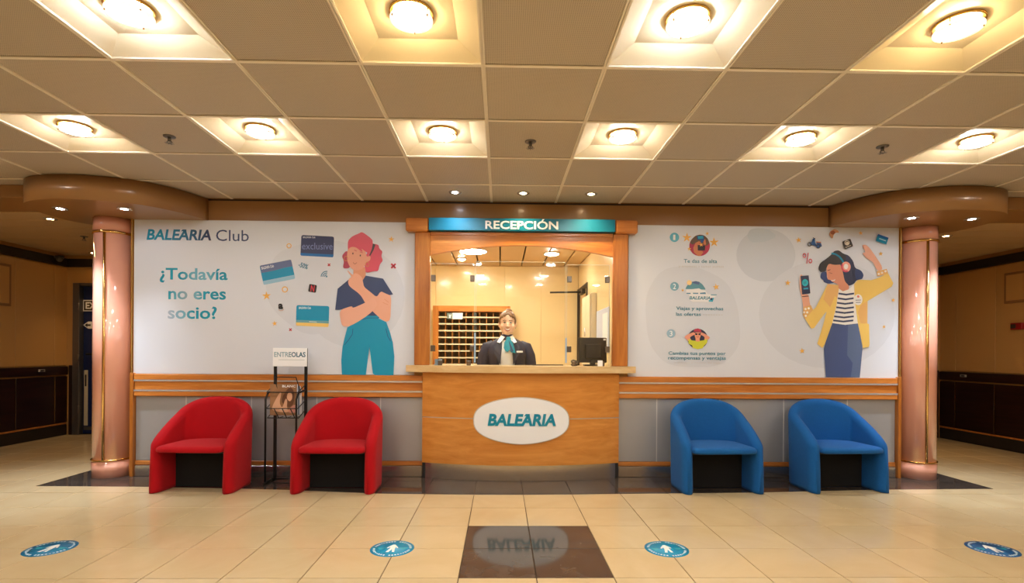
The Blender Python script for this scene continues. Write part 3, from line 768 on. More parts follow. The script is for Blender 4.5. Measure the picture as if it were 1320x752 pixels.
def seat_cushion():
    # rounded slab filling the tub, front edge overhanging
    def outline(g):
        pts = []
        for k in range(33):
            t = -PI/2+PI*k/32; pts.append(((0.262-g)*math.copysign(abs(math.sin(t))**0.9, math.sin(t)), 0.02+(0.155-g)*math.cos(t)))
        f = -0.285+g
        pts += [(0.268-g, -0.10), (0.272-g, -0.22), (0.262-g, f+0.02), (0.235-g, f), (-0.235+g, f), (-0.262+g, f+0.02), (-0.272+g, -0.22), (-0.268+g, -0.10)]
        return pts
    prof = [(0.03, 0.332), (0.012, 0.334), (0.002, 0.341), (0, 0.352), (0, 0.363), (0.004, 0.374), (0.014, 0.383), (0.04, 0.388), (0.12, 0.391)]
    mb = MB(); vs = []; n = len(outline(0)); fs = []
    for g, z in prof: vs += [(x, y, z) for x, y in outline(g)]
    for k in range(len(prof)-1):
        for i in range(n): j = (i+1)%n; fs.append((k*n+i, (k+1)*n+i, (k+1)*n+j, k*n+j))
    fs += [tuple(range(n)), tuple((len(prof)-1)*n+i for i in range(n))[::-1]]
    return mb.add(vs, fs, True)
def fixnormals(o):
    bm = bmesh.new(); bm.from_mesh(o.data); bmesh.ops.recalc_face_normals(bm, faces=bm.faces); bm.to_mesh(o.data); bm.free(); return o
def make_chair(x, y, rz, m, label, group, first=None):
    if first is not None:
        t = copy_tree(first); tag(t, label, 'armchair', group)
    else:
        t = thing('tub_armchair', label, 'armchair', (0,0,0), group)
        fixnormals(tub_shell().build('shell', m, t))
        s = fixnormals(seat_cushion().build('seat_cushion', m, t))
        sub = s.modifiers.new('subd', 'SUBSURF'); sub.levels = 1; sub.render_levels = 1
        for sx in (-1, 1):
            for yy in (-0.19, 0.14):
                MB().lathe([(0.018,0.0005),(0.02,0.004)], (sx*0.29, yy, 0), 12).build('glide', M['blackplastic'], t)
        ln = MB(); ln.box(-0.246, 0.246, -0.035, -0.02, 0.006, 0.31).build('under_seat_shade', mat('shade_black', (10,8,8), 0.9), t)  # black panel added to give the deep shade under the seat
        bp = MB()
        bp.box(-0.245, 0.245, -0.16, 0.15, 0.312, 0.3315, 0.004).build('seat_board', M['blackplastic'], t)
    t.location = (x, y, 0); t.rotation_euler = (0, 0, rz); return t
c1 = make_chair(-2.498, 4.462, math.radians(-2), M['red'], 'red tub armchair between the pink column and the magazine rack', 'red tub armchairs')
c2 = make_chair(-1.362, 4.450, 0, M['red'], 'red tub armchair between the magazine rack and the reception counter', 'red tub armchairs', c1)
c3 = make_chair(1.842, 4.462, math.radians(2), M['blue'], 'blue tub armchair closest to the reception counter', 'blue tub armchairs')
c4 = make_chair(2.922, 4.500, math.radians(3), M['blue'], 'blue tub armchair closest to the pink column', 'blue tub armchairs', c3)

# ------------------------------------------------------------------ magazine rack
RX, RY = -1.87, 4.60
rack = thing('magazine_rack', 'black wire magazine rack with white header board between the red armchairs', 'magazine rack', (RX, RY, 0))
bm_ = M['blackmetal']
for x in (RX-0.135, RX+0.135):
    MB().box(x-0.012, x+0.012, RY+0.04, RY+0.06, 0.02, 1.185, 0.002).build('upright', bm_, rack)
for x in (RX-0.165, RX+0.10):
    MB().tube([(x,RY-0.075,0.012),(x,RY-0.075,0.74),(x+0.012,RY-0.055,0.795),(x+0.035,RY+0.03,0.81)], 0.009, 8).build('front_leg', bm_, rack)
MB().tube([(RX-0.165,RY-0.095,0.012),(RX-0.165,RY+0.12,0.012)], 0.012, 8).build('foot', bm_, rack)
MB().tube([(RX+0.135,RY-0.085,0.012),(RX+0.135,RY+0.12,0.012)], 0.012, 8).build('foot', bm_, rack)
MB().tube([(RX-0.165,RY+0.05,0.02),(RX+0.135,RY+0.05,0.02)], 0.008, 8).build('cross_bar', bm_, rack)
for z, y0, y1 in ((0.80,-0.075,0.04),(0.66,-0.085,0.04),(0.575,-0.06,0.04)):
    MB().tube([(RX-0.15,RY+y1,z+0.05),(RX-0.155,RY+y0,z),(RX+0.115,RY+y0,z),(RX+0.125,RY+y1,z+0.05)], 0.0045, 6).build('basket_wire', bm_, rack)
for x in (-0.09, -0.02, 0.05):
    MB().tube([(RX+x,RY-0.08,0.66),(RX+x+0.03,RY-0.055,0.575),(RX+x+0.03,RY+0.04,0.575)], 0.004, 6).build('basket_wire', bm_, rack)
MB().tube([(RX-0.10,RY-0.06,0.93),(RX+0.09,RY-0.06,0.93)], 0.004, 6).build('basket_wire', bm_, rack)
for x in (-0.10, 0.09): MB().tube([(RX+x,RY-0.06,0.93),(RX+x+0.03,RY-0.05,0.82)], 0.004, 6).build('basket_wire', bm_, rack)
hb = MB().box(RX-0.15, RX+0.15, RY+0.028, RY+0.038, 1.022, 1.185, 0.002).build('header_board', M['paper'], rack)
text_mb('ENTREOLAS', RX-0.138, RX+0.138, 1.105, 1.150, RY+0.0275, 0.001, 0.02).build('header_lettering', gradmat('entreolas_print', (150,180,196), (10,96,126), RX-0.03, RX+0.03), hb)
MB().box(RX-0.10, RX+0.13, RY+0.0268, RY+0.028, 1.078, 1.083).build('header_small_print', mat('pale_grey_print', (196,206,210), 0.5), hb)
# magazine in the basket: a real block of pages with a printed cover
mg = thing('magazine', 'glossy magazine with a portrait of a person on the cover in the wire rack', 'magazine', (RX-0.02, RY-0.03, 0.60))
MB().box(RX-0.135, RX+0.095, RY-0.052, RY-0.030, 0.60, 0.868, 0.001).build('page_block', M['paper'], mg)
cov = MB().box(RX-0.136, RX+0.096, RY-0.0545, RY-0.052, 0.598, 0.870).build('cover', mat('cover_brown', (150,112,82), 0.25, var=0.25, vscale=9), mg)
yy = RY-0.0549
def soften(P, it=2):
    for _ in range(it): P = [((a[0]*k+b[0]*(1-k)), (a[1]*k+b[1]*(1-k))) for a, b in zip(P, P[1:]+P[:1]) for k in (.78, .22)]
    return P
def flat(pts, y, name, m, parent, d=0.0004): return MB().prismY(soften(pts), y-d, y).build(name, m, parent)
fx = RX-0.02
flat([(fx-0.03,0.72),(fx+0.04,0.84),(fx+0.075,0.84),(fx+0.10,0.78),(fx+0.09,0.70),(fx+0.05,0.66)], yy, 'printed_hair', mat('print_hair', (96,60,42), 0.3), cov)
flat([(fx+0.028,0.745),(fx+0.036,0.79),(fx+0.060,0.80),(fx+0.078,0.78),(fx+0.076,0.74),(fx+0.055,0.715)], yy-0.0005, 'printed_face', mat('print_skin', (214,166,136), 0.3), cov)
flat([(fx-0.105,0.64),(fx-0.085,0.70),(fx-0.03,0.80),(fx-0.015,0.79),(fx-0.035,0.71),(fx-0.01,0.655),(fx+0.02,0.75),(fx+0.035,0.73),(fx+0.03,0.66),(fx+0.06,0.635),(fx+0.02,0.62)], yy-0.0010, 'printed_arm', mat('print_skin', (214,166,136), 0.3), cov)
flat([(fx+0.035,0.64),(fx+0.10,0.70),(fx+0.113,0.66),(fx+0.113,0.62),(fx+0.05,0.62)], yy-0.0007, 'printed_sleeve', mat('print_rose', (206,140,126), 0.3), cov)
text_mb('BLANC', fx-0.01, fx+0.105, 0.842, 0.862, yy-0.0005, 0.0005, 0.01).build('printed_title', M['paper'], cov)
text_mb('NALEA', fx-0.03, fx+0.03, 0.645, 0.655, yy-0.0018, 0.0005, 0.01).build('printed_caption', M['paper'], cov)
for k, (dx, c) in enumerate(((0.0, (120,132,146)), (0.004, (168,150,120)))):
    o = thing('magazine', ['grey magazine behind the portrait magazine in the wire rack', 'tan magazine at the back of the wire rack'][k], 'magazine', (RX-0.02, RY, 0.6), )
    MB().box(RX-0.14+dx, RX+0.11, RY-0.026+k*0.026, RY-0.006+k*0.026, 0.60, 0.85-k*0.02, 0.001).build('page_block', M['paper'], o)
    MB().box(RX-0.141+dx, RX+0.111, RY-0.028+k*0.026, RY-0.0265+k*0.026, 0.599, 0.852-k*0.02).build('cover', mat('mag_cover_%d' % k, c, 0.3), o)

# ------------------------------------------------------------------ pigeonhole cabinet in the office
pc = thing('pigeonhole_cabinet', 'oak key pigeonhole cabinet with white shelves on the office back wall', 'cabinet', (-0.38, 7.0, 0.8))
px0, px1, pz0, pz1, py0, py1 = -0.90, 0.125, 0.86, 1.775, 6.86, OY1-0.009
MB().box(px0, px1, py1-0.015, py1, pz0, pz1).build('back_board', mat('cabinet_back', (92,60,36), 0.6), pc)
for a, b in ((px0, px0+0.075), (px1-0.04, px1)): MB().box(a, b, py0, py1-0.016, pz0, pz1, 0.003).build('side_board', M['oak'], pc)
MB().box(px0+0.0755, px1-0.0405, py0, py1-0.016, pz1-0.075, pz1, 0.003).build('top_board', M['oakx'], pc)
MB().box(px0+0.0755, px1-0.0405, py0, py1-0.016, pz0, pz0+0.03, 0.003).build('bottom_board', M['oakx'], pc)
iz0, iz1 = pz0+0.03, pz1-0.075
ZSH = [1.625-0.0895*k for k in range(8)]
shm = mat('white_shelf', (236,222,192), 0.4)
for z in ZSH: MB().box(px0+0.076, px1-0.041, py0+0.004, py1-0.017, z-0.008, z+0.008).build('shelf', shm, pc)
for k in range(1, 10):
    x = px0+0.075+k*0.0905
    for za, zb in zip([iz0]+ZSH[::-1], ZSH[::-1]+[iz1]):
        if zb-za > 0.03: MB().box(x-0.004, x+0.004, py0+0.008, py1-0.018, za+0.0085, zb-0.0085).build('divider', M['oak'], pc)
sgn = thing('cabinet_notice', 'small white notice with a dark square emblem taped to the pigeonhole cabinet', 'notice', (-0.58, py0, 1.6))
MB().box(-0.64, -0.505, py0-0.004, py0-0.001, 1.598, 1.68).build('sheet', M['paper'], sgn)
MB().box(-0.71, -0.6405, py0-0.004, py0-0.001, 1.60, 1.68).build('emblem', mat('emblem_grey', (110,130,130), 0.5), sgn)
flat([(-0.690,1.66),(-0.678,1.66),(-0.672,1.64),(-0.662,1.662),(-0.652,1.655),(-0.668,1.625),(-0.66,1.612),(-0.69,1.612),(-0.682,1.628)], py0-0.0041, 'emblem_print', M['paper'], sgn)

# ------------------------------------------------------------------ office: door, cupboard, board, monitor, lamps
d2 = struct(MB().box(OX1+0.02, OX1+0.06, 6.36, 7.06, 0.005, 1.99, 0.003).build('door_2', mat('office_door', (214,184,132), 0.4)))
for y0, y1, z0, z1 in ((6.322,6.358,0,2.03),(7.062,7.098,0,2.03),(6.358,7.062,1.992,2.028)):
    MB().box(OX1-0.012, OX1+0.09, y0, y1, z0, z1).build('door_frame', M['dark'], d2)
cl = thing('door_closer', 'black door closer arm reaching out from the office door top', 'door closer', (OX1-0.1, 6.6, 1.9))
MB().box(OX1-0.06, OX1-0.013, 6.38, 6.62, 1.90, 1.96, 0.004).build('body', M['blackmetal'], cl)
MB().tube([(OX1-0.04,6.5,1.93),(0.62,6.55,1.925)], 0.012, 8).build('arm', M['blackmetal'], cl)
cb = thing('wall_cupboard', 'tall cream wall cupboard beside the office door', 'cupboard', (OX1, 5.95, 0.9))
MB().box(OX1-0.06, OX1-0.001, 5.72, 6.28, 1.0, 1.83, 0.004).build('carcass', mat('cream_cupboard', (228,214,184), 0.35), cb)
MB().box(OX1-0.075, OX1-0.061, 5.73, 6.0, 1.01, 1.82, 0.003).build('door', mat('cream_cupboard', (228,214,184), 0.35), cb)
MB().box(OX1-0.075, OX1-0.061, 6.004, 6.27, 1.01, 1.82, 0.003).build('door', mat('cream_cupboard', (228,214,184), 0.35), cb)
for y in (5.98, 6.02): MB().tube([(OX1-0.085,y,1.35),(OX1-0.085,y,1.45)], 0.005, 6).build('handle', M['chrome'], cb)
nb = tag(MB().box(OX1-0.012, OX1-0.001, 5.02, 5.66, 1.16, 1.615, 0.003).build('notice_board', mat('pale_blue_board', (206,216,240), 0.4)), 'pale blue notice board on the office wall behind the monitor', 'notice board')
MB().box(OX1-0.016, OX1-0.0125, 5.06, 5.30, 1.25, 1.56).build('pinned_sheet', M['paper'], nb)
mon = thing('computer_monitor', 'black computer monitor seen from behind on the counter ledge', 'monitor', (0.885, 4.97, ZT))
th = math.radians(6)
mbm = MB().box(-0.14, 0.14, -0.012, 0.012, 0.03, 0.272, 0.006)
mbm.v = [(0.885+x*math.cos(th)-y*math.sin(th), 4.97+x*math.sin(th)+y*math.cos(th)+z*0.06, ZT+z) for x,y,z in mbm.v]; mbm.build('screen_back', M['blackplastic'], mon)
mbm = MB().box(-0.08, 0.08, -0.035, -0.0125, 0.07, 0.21, 0.008); mbm.v = [(0.885+x*math.cos(th)-y*math.sin(th), 4.97+x*math.sin(th)+y*math.cos(th)+z*0.06, ZT+z) for x,y,z in mbm.v]; mbm.build('rear_housing', M['blackplastic'], mon)
mbm = MB().box(0.105, 0.13, -0.0136, -0.0125, 0.245, 0.262); mbm.v = [(0.885+x*math.cos(th)-y*math.sin(th), 4.97+x*math.sin(th)+y*math.cos(th)+z*0.06, ZT+z) for x,y,z in mbm.v]; mbm.build('sticker', M['paper'], mon)
MB().box(0.86, 0.91, 4.955, 4.985, ZT+0.012, ZT+0.06, 0.003).build('neck', M['blackplastic'], mon)
MB().box(0.80, 0.97, 4.92, 5.03, ZT+0.001, ZT+0.012, 0.003).build('stand_foot', M['blackplastic'], mon)
ph = thing('stapler', 'small grey stapler on the counter ledge beside the monitor', 'stapler', (0.70, 4.92, ZT))
MB().box(0.67, 0.735, 4.90, 4.94, ZT+0.001, ZT+0.018, 0.004).build('base', M['blackplastic'], ph)
MB().prismY([(0.67,ZT+0.03),(0.735,ZT+0.022),(0.735,ZT+0.046),(0.69,ZT+0.06),(0.67,ZT+0.05)], 4.902, 4.938).build('lever', M['greysteel'], ph)
pen = tag(MB().tube([(0.30,4.93,ZT+0.006),(0.60,4.95,ZT+0.006)], 0.005, 8).build('pen_tray', M['blackplastic']), 'thin black pen tray lying on the counter ledge', 'tray')
def office_lamp(x, y, r, label, c, s, z=ZO):
    t = thing('office_lamp', label, 'ceiling lamp', (x, y, z), 'office ceiling lamps')
    MB().lathe([(r,-0.012),(r+0.012,-0.010),(r+0.012,-0.001)], (x,y,z), 28).build('rim', M['chrome'], t)
    MB().lathe([(0.001,-0.03),(r*0.5,-0.026),(r*0.85,-0.016),(r-0.001,-0.011)], (x,y,z), 28).build('diffuser', mat('office_diffuser_%d' % int(r*1000), c, 0.3, emit=c, es=s), t)
office_lamp(-0.33, 6.05, 0.16, 'large round office ceiling lamp glowing behind the arch', (255,240,214), 100)
office_lamp(0.60, 6.15, 0.085, 'small round office ceiling lamp near the office door', (255,244,224), 150)
office_lamp(0.15, 5.02, 0.085, 'small round lamp added unseen above the counter to brighten the receptionist', (255,244,224), 150)  # added out of sight behind the arch to brighten the receptionist
office_lamp(-0.95, 5.5, 0.085, 'small round office ceiling lamp hidden above the oak post', (255,240,210), 150)
office_lamp(-0.50, 6.55, 0.05, 'tiny round office downlight beside the large office lamp', (255,236,200), 150)

# ------------------------------------------------------------------ left hall: blue exit door, steel frame, signs; wall things
d1 = struct(MB().box(-5.735, -4.90, YE+0.02, YE+0.06, 0.01, 2.03, 0.004).build('door_1', M['bluedoor']))
for a, b, z0, z1 in ((-5.828,-5.738,0.0,2.07),(-4.898,-4.808,0.0,2.07)):
    MB().box(a, b, YE-0.05, YE+0.10, z0, z1, 0.004).build('steel_jamb', M['greysteel'], d1)
MB().box(-5.737, -4.899, YE-0.04, YE+0.10, 2.034, 2.072, 0.004).build('steel_lintel', M['greysteel'], d1)
MB().box(-5.715, -5.665, YE+0.010, YE+0.0195, 0.12, 0.88, 0.002).build('push_plate', mat('cream_plate', (206,196,166), 0.4), d1)
MB().box(-5.70, -5.68, YE+0.006, YE+0.0095, 0.66, 0.82).build('plate_slot', M['blackplastic'], d1)
MB().tube([(-5.68,YE,1.1),(-5.0,YE,1.1)], 0.013, 8).build('push_bar', M['blackplastic'], d1)
MB().box(-5.715, -5.60, YE+0.010, YE+0.0195, 0.06, 0.105).build('floor_bolt', M['greysteel'], d1)
for z in (0.35, 1.05, 1.75): MB().tube([(-5.74,YE-0.052,z-0.05),(-5.74,YE-0.052,z+0.05)], 0.012, 8).build('hinge', M['greysteel'], d1)
ex = thing('exit_sign', 'white framed black EXIT sign on the blue door', 'sign', (-5.58, YE+0.02, 1.68))
MB().box(-5.735, -5.42, YE+0.012, YE+0.019, 1.69, 1.845, 0.001).build('border', M['paper'], ex)
MB().box(-5.722, -5.433, YE+0.0105, YE+0.0119, 1.703, 1.832).build('field', mat('sign_dark', (52,40,30), 0.5), ex)
text_mb('EXIT', -5.70, -5.455, 1.722, 1.815, YE+0.0104, 0.001, 0.03).build('lettering', M['paper'], ex)
ar = thing('direction_sign', 'white arrow shaped sign with black arrow below the exit sign', 'sign', (-5.58, YE+0.02, 1.42))
MB().prismY([(-5.735,1.50),(-5.665,1.548),(-5.43,1.548),(-5.43,1.452),(-5.665,1.452)], YE+0.012, YE+0.019).build('plate', M['paper'], ar)
MB().prismY([(-5.71,1.50),(-5.675,1.528),(-5.675,1.511),(-5.63,1.511),(-5.63,1.489),(-5.675,1.489),(-5.675,1.472)], YE+0.0105, YE+0.0119).build('arrow', M['blackplastic'], ar)
text_mb('O', -5.605, -5.555, 1.475, 1.525, YE+0.0119, 0.001, 0.03).build('letter', M['blackplastic'], ar)
sc = thing('dome_camera', 'small dark dome camera on the crown moulding of the hall by the blue door', 'camera', (XL+0.10, 6.95, 2.30))
MB().lathe([(0.05,0.0),(0.05,0.03)], (XL+0.11,6.95,2.369), 20).build('base', M['blackplastic'], sc)
MB().ellipsoid((XL+0.11,6.95,2.365), (0.043,0.043,0.045), 16, 10).build('dome', mat('dome_glass', (90,86,80), 0.1), sc)
MB().box(XL+0.05, XL+0.11, 6.93, 6.97, 2.385, 2.395).build('bracket', M['blackplastic'], sc)
fr = thing('picture_frame', 'slim brown frame on the beige wall in the hall with the blue door', 'frame', (XL, 6.1, 1.8))
MB().box(XL+0.013, XL+0.04, 5.40, 6.36, 1.68, 2.18, 0.004).build('border', M['bronze'], fr)
MB().box(XL+0.0405, XL+0.043, 5.43, 6.33, 1.71, 2.15).build('inlay', M['sidewall'], fr)
fr2 = thing('picture_frame', 'slim bronze frame on the amber wall above the red call point', 'frame', (XR, 6.0, 1.8))
MB().box(XR-0.04, XR-0.013, 5.3, 6.25, 1.80, 2.17, 0.004).build('border', M['bronze'], fr2)
MB().box(XR-0.043, XR-0.0405, 5.33, 6.22, 1.83, 2.14).build('inlay', M['sidewall'], fr2)
cp = thing('call_point', 'small red fire call point on the amber wall', 'call point', (XR, 6.1, 1.5))
MB().box(XR-0.05, XR-0.013, 6.02, 6.16, 1.475, 1.555, 0.005).build('housing', mat('call_red', (150,12,16), 0.35), cp)
MB().box(XR-0.054, XR-0.0505, 6.09, 6.15, 1.49, 1.54).build('button_plate', M['blackplastic'], cp)
for xw, s in ((XL, 1), (XR, -1)):
    t = thing('door_hook', 'small steel latch on the dark dado rail of the hall with the %s' % ('blue door' if s > 0 else 'red call point'), 'latch', (xw, 6.75, 0.87))
    a, b = sorted((xw+s*0.0455, xw+s*0.06)); y0 = 6.72 if s > 0 else 6.74
    MB().box(a, b, y0, y0+0.09, 0.872, 0.905, 0.003).build('plate', M['chrome'], t)
    a, b = sorted((xw+s*0.061, xw+s*0.07)); MB().box(a, b, y0+0.02, y0+0.06, 0.88, 0.897).build('slot', M['blackplastic'], t)

# ------------------------------------------------------------------ the two wall posters (flat prints in drawing units of the artwork)
PF = WY-0.012
def AL(u, v): return (-4.5875+0.007118*u-4.7e-5*v, 4.4479-3.2e-5*u-0.007178*v)
def AR(u, v): return (-4.7595+0.007376*u-4.8e-5*v, 4.4982-3.3e-5*u-0.007307*v)
def pm(c, r=0.42): return mat('print_%d_%d_%d' % c, c, r)
def chaikin(P, it=2):
    for _ in range(it):
        Q = []
        for i in range(len(P)):
            a, b = P[i], P[(i+1)%len(P)]; Q += [(a[0]*.8+b[0]*.2, a[1]*.8+b[1]*.2), (a[0]*.2+b[0]*.8, a[1]*.2+b[1]*.8)]
        P = Q
    return P
SOFT = ('printed_hair', 'printed_arm', 'printed_face', 'pale_blob', 'illustrated_woman', 'printed_neck', 'croissant', 'printed_crust')
class Art:
    def __init__(s, A, root): s.A = A; s.root = root; s.k = 0
    def y(s): s.k += 1; return PF-0.0003-0.00012*s.k
    def poly(s, pts, c, name, parent=None, m=None):
        y = s.y()
        if name in SOFT: pts = chaikin(list(pts), 3 if name == 'pale_blob' else 2)
        P = [s.A(*p) for p in pts]
        a = sum(P[i][0]*P[(i+1)%len(P)][1]-P[(i+1)%len(P)][0]*P[i][1] for i in range(len(P)))
        if a < 0: P = P[::-1]
        return MB().add([(x,y,z) for x,z in P], [tuple(range(len(P)))]).build(name, m or pm(c), parent or s.root)
    def many(s, polys, c, name, parent=None, m=None):
        y = s.y(); mb = MB()
        for pts in polys:
            P = [s.A(*p) for p in pts]
            a = sum(P[i][0]*P[(i+1)%len(P)][1]-P[(i+1)%len(P)][0]*P[i][1] for i in range(len(P)))
            if a < 0: P = P[::-1]
            mb.add([(x,y,z) for x,z in P], [tuple(range(len(P)))])
        return mb.build(name, m or pm(c), parent or s.root)
    def disc(s, u, v, r, c, name, parent=None, rv=None, n=32): return s.poly([(u+r*math.cos(2*PI*k/n), v+(rv or r)*math.sin(2*PI*k/n)) for k in range(n)], c, name, parent)
    def ring(s, u, v, r, w, c, name, parent=None, a0=0, a1=2*PI, rv=None, n=24):
        q = (rv or r)/r
        return s.many([[(u+rr*math.cos(a), v+rr*q*math.sin(a)) for rr, a in ((r-w,a0+(a1-a0)*k/n),(r,a0+(a1-a0)*k/n),(r,a0+(a1-a0)*(k+1)/n),(r-w,a0+(a1-a0)*(k+1)/n))] for k in range(n)], c, name, parent)
    def line(s, pts, w, c, name, parent=None):
        Q = []
        for (a, b), (d, e) in zip(pts, pts[1:]):
            l = math.hypot(d-a, e-b); nx, ny = -(e-b)/l*w/2, (d-a)/l*w/2; Q.append([(a+nx,b+ny),(d+nx,e+ny),(d-nx,e-ny),(a-nx,b-ny)])
        return s.many(Q, c, name, parent)
    def star(s, u, v, r, parent=None, c=(240,184,84)):
        a0 = random.uniform(-0.2, 0.2)
        return s.poly([(u+(r if k%2==0 else r*0.36)*math.sin(a0+k*PI/5), v-(r if k%2==0 else r*0.36)*math.cos(a0+k*PI/5)) for k in range(10)], c, 'star', parent)
    def cross(s, u, v, r, c=(206,54,70)):
        w = r*0.42; return s.many([[(u-r,v-r+w),(u-r+w,v-r),(u+r,v+r-w),(u+r-w,v+r)],[(u+r-w,v-r),(u+r,v-r+w),(u-r+w,v+r),(u-r,v+r-w)]], c, 'cross_mark')
    def rrect(s, quad, c, name, parent=None, r=0.10, m=None):
        P = []; n = 4
        for i in range(4):
            p0, p, p1 = quad[i-1], quad[i], quad[(i+1)%4]
            l0, l1 = math.hypot(p0[0]-p[0],p0[1]-p[1]), math.hypot(p1[0]-p[0],p1[1]-p[1]); R = r*min(l0,l1)
            a = (p[0]+(p0[0]-p[0])/l0*R, p[1]+(p0[1]-p[1])/l0*R); b = (p[0]+(p1[0]-p[0])/l1*R, p[1]+(p1[1]-p[1])/l1*R)
            for t in (0, .33, .67, 1): P.append(((1-t)**2*a[0]+2*t*(1-t)*p[0]+t*t*b[0], (1-t)**2*a[1]+2*t*(1-t)*p[1]+t*t*b[1]))
        return s.poly(P, c, name, parent, m)
    def text(s, body, u0, u1, v0, v1, c, name='lettering', bold=0.02, parent=None, m=None, rot=0, shear=0):
        (x0, z1), (x1, z0) = s.A(u0, v0), s.A(u1, v1)
        mb = text_mb(body, x0, x1, z0, z1, s.y(), 0, bold, shear)
        cx, cz = (x0+x1)/2, (z0+z1)/2
        if rot: mb.v = [(cx+(x-cx)*math.cos(rot)-(z-cz)*math.sin(rot), y, cz+(x-cx)*math.sin(rot)+(z-cz)*math.cos(rot)) for x,y,z in mb.v]
        return mb.build(name, m or pm(c), parent or s.root)
def sc_(ox, oy, k): return lambda pts: [(ox+x/k, oy+y/k) for x, y in pts]

# ---- left poster
lp = thing('club_poster', 'white wall poster with red haired woman and membership cards above the red armchairs', 'poster', (-2.1, WY, 0.945), 'wall posters')
MB().box(PL0+0.005, -0.803, PF, WY-0.0005, 0.943, ZB-0.004, 0.001).build('board', M['white'], lp)
a = Art(AL, lp)
a.disc(455, 385, 66, (211,218,230), 'pale_circle'); a.poly([(355,330),(385,318),(440,312),(470,330),(450,420),(395,440),(345,400),(340,360)], (211,218,230), 'pale_blob')
(x0, z1), (x1, z0) = AL(187.5, 302), AL(270.4, 315.5)
logo('brand_lettering', x0, x1, z0, z1, a.y(), gradmat('club_gradient', (0,150,190), (48,52,104), x0+0.1, x1, 0.42), lp, 0.0002, 0.03)
a.text('Club', 276.5, 318.6, 301.5, 315.8, (50,70,118), 'lettering', 0.0)
tm = gradmat('question_gradient', (0,150,178), (0,150,178), 0, 1)
def gradletters(body, u0, u1, v0, v1, stops):
    m = bpy.data.materials.new('question_print'); m.use_nodes = True; nt = m.node_tree; b = nt.nodes['Principled BSDF']; b.inputs['Roughness'].default_value = 0.42
    g = nt.nodes.new('ShaderNodeNewGeometry'); sp = nt.nodes.new('ShaderNodeSeparateXYZ'); nt.links.new(g.outputs['Position'], sp.inputs[0])
    mr = nt.nodes.new('ShaderNodeMapRange'); mr.inputs[1].default_value = AL(u0,v0)[0]; mr.inputs[2].default_value = AL(u1,v0)[0]; nt.links.new(sp.outputs['X'], mr.inputs[0])
    r = nt.nodes.new('ShaderNodeValToRGB'); nt.links.new(mr.outputs[0], r.inputs[0]); nt.links.new(r.outputs[0], b.inputs['Base Color'])
    while len(r.color_ramp.elements) < len(stops): r.color_ramp.elements.new(0.5)
    for e, (p, c) in zip(r.color_ramp.elements, stops): e.position = p; e.color = lin(c)+(1,)
    a.text(body, u0, u1, v0, v1, None, 'lettering', 0.020, m=m)
T1, T2 = (0,150,182), (110,178,204)
gradletters('¿Todavía', 204.9, 292.2, 351.5, 370.2, [(0,T1),(0.33,T1),(0.5,T2),(0.72,T2),(0.85,T1)])
gradletters('no eres', 216.4, 290.3, 381, 391.6, [(0,T1),(0.12,(90,170,196)),(0.3,(140,176,196)),(0.5,T2),(0.62,T1)])
gradletters('socio?', 216, 279, 400.6, 416.6, [(0,(170,184,204)),(0.15,(140,180,204)),(0.35,T2),(0.5,T1)])
q = sc_(325, 295, 5.013)
c = a.rrect(q([(308,58),(520,66),(517,200),(303,192)]), (42,52,96), 'membership_card')
a.poly(q([(304,174),(518,182),(517,193),(513,200),(308,192),(303,186)]), (0,104,178), 'card_band', c); a.text('exclusive', 387.5, 427, 316.5, 325, (120,136,196), 'card_lettering', 0.0, c); a.text('BALEARIA Club', 388.5, 404.5, 308.2, 310.6, (210,216,230), 'card_brand', 0.02, c)
c = a.rrect(q([(40,262),(243,218),(272,340),(68,385)]), (0,146,190), 'membership_card')
a.poly(q([(42,262),(50,259),(238,219),(244,222),(254,262),(200,272),(140,290),(54,308)]), (92,108,152), 'card_band', c); a.poly(q([(62,360),(266,316),(271,338),(266,343),(74,384),(67,380)]), (150,196,222), 'card_band', c)
a.text('BALEARIA Club', 335.3, 351.5, 346.8, 350.4, (226,232,240), 'card_brand', 0.02, c, rot=0.21)
c = a.rrect(q([(282,512),(495,516),(492,652),(280,645)]), (0,146,190), 'membership_card')
a.poly(q([(281,608),(493,612),(493,630),(281,625)]), (110,166,176), 'card_band', c); a.poly(q([(281,624),(493,629),(492,646),(486,652),(286,645),(280,640)]), (240,206,118), 'card_band', c)
a.text('BALEARIA Club', 384.5, 400, 399.2, 402, (230,240,244), 'card_brand', 0.02, c); a.line(q([(365,618),(415,620)]), 0.7, (220,230,230), 'card_number', c)
a.ring(370.7, 320.9, 3.2, 1.0, (240,184,84), 'ring_mark'); a.ring(366.1, 377.2, 3.9, 1.2, (240,184,84), 'ring_mark')
for u, v, r in ((342.6,385.8,6.0),(353.5,421.3,3.8),(503,310.5,4.2)): a.star(u, v, r)
for u, v, r in ((422.7,344.7,2.0),(374,429,2.0),(506.2,345,3.6)): a.cross(u, v, r)
for r in (3.2, 5.4, 7.6): a.ring(419.8, 360.2, r, 1.1, (40,120,160), 'signal_arc', None, -PI, -PI/2.2, None, 8)
a.disc(419.8, 359.8, 1.1, (40,120,160), 'signal_dot')
a.text('-50%', 383.5, 395.8, 343, 349.5, (40,120,156), 'lettering', 0.02, rot=-0.3)
c = a.rrect(q([(364,374),(414,382),(407,432),(357,424)]), (38,34,36), 'app_icon', None, 0.16); a.text('N', 399.5, 404.4, 371.4, 379.6, (214,52,70), 'icon_letter', 0.03, c, rot=-0.12)
a.text('a', 358, 364.2, 395.6, 402.8, (30,30,34), 'icon_letter', 0.05); a.ring(361.5, 400.5, 4.6, 0.8, (206,170,150), 'icon_smile', None, 0.5, 2.4, None, 8)
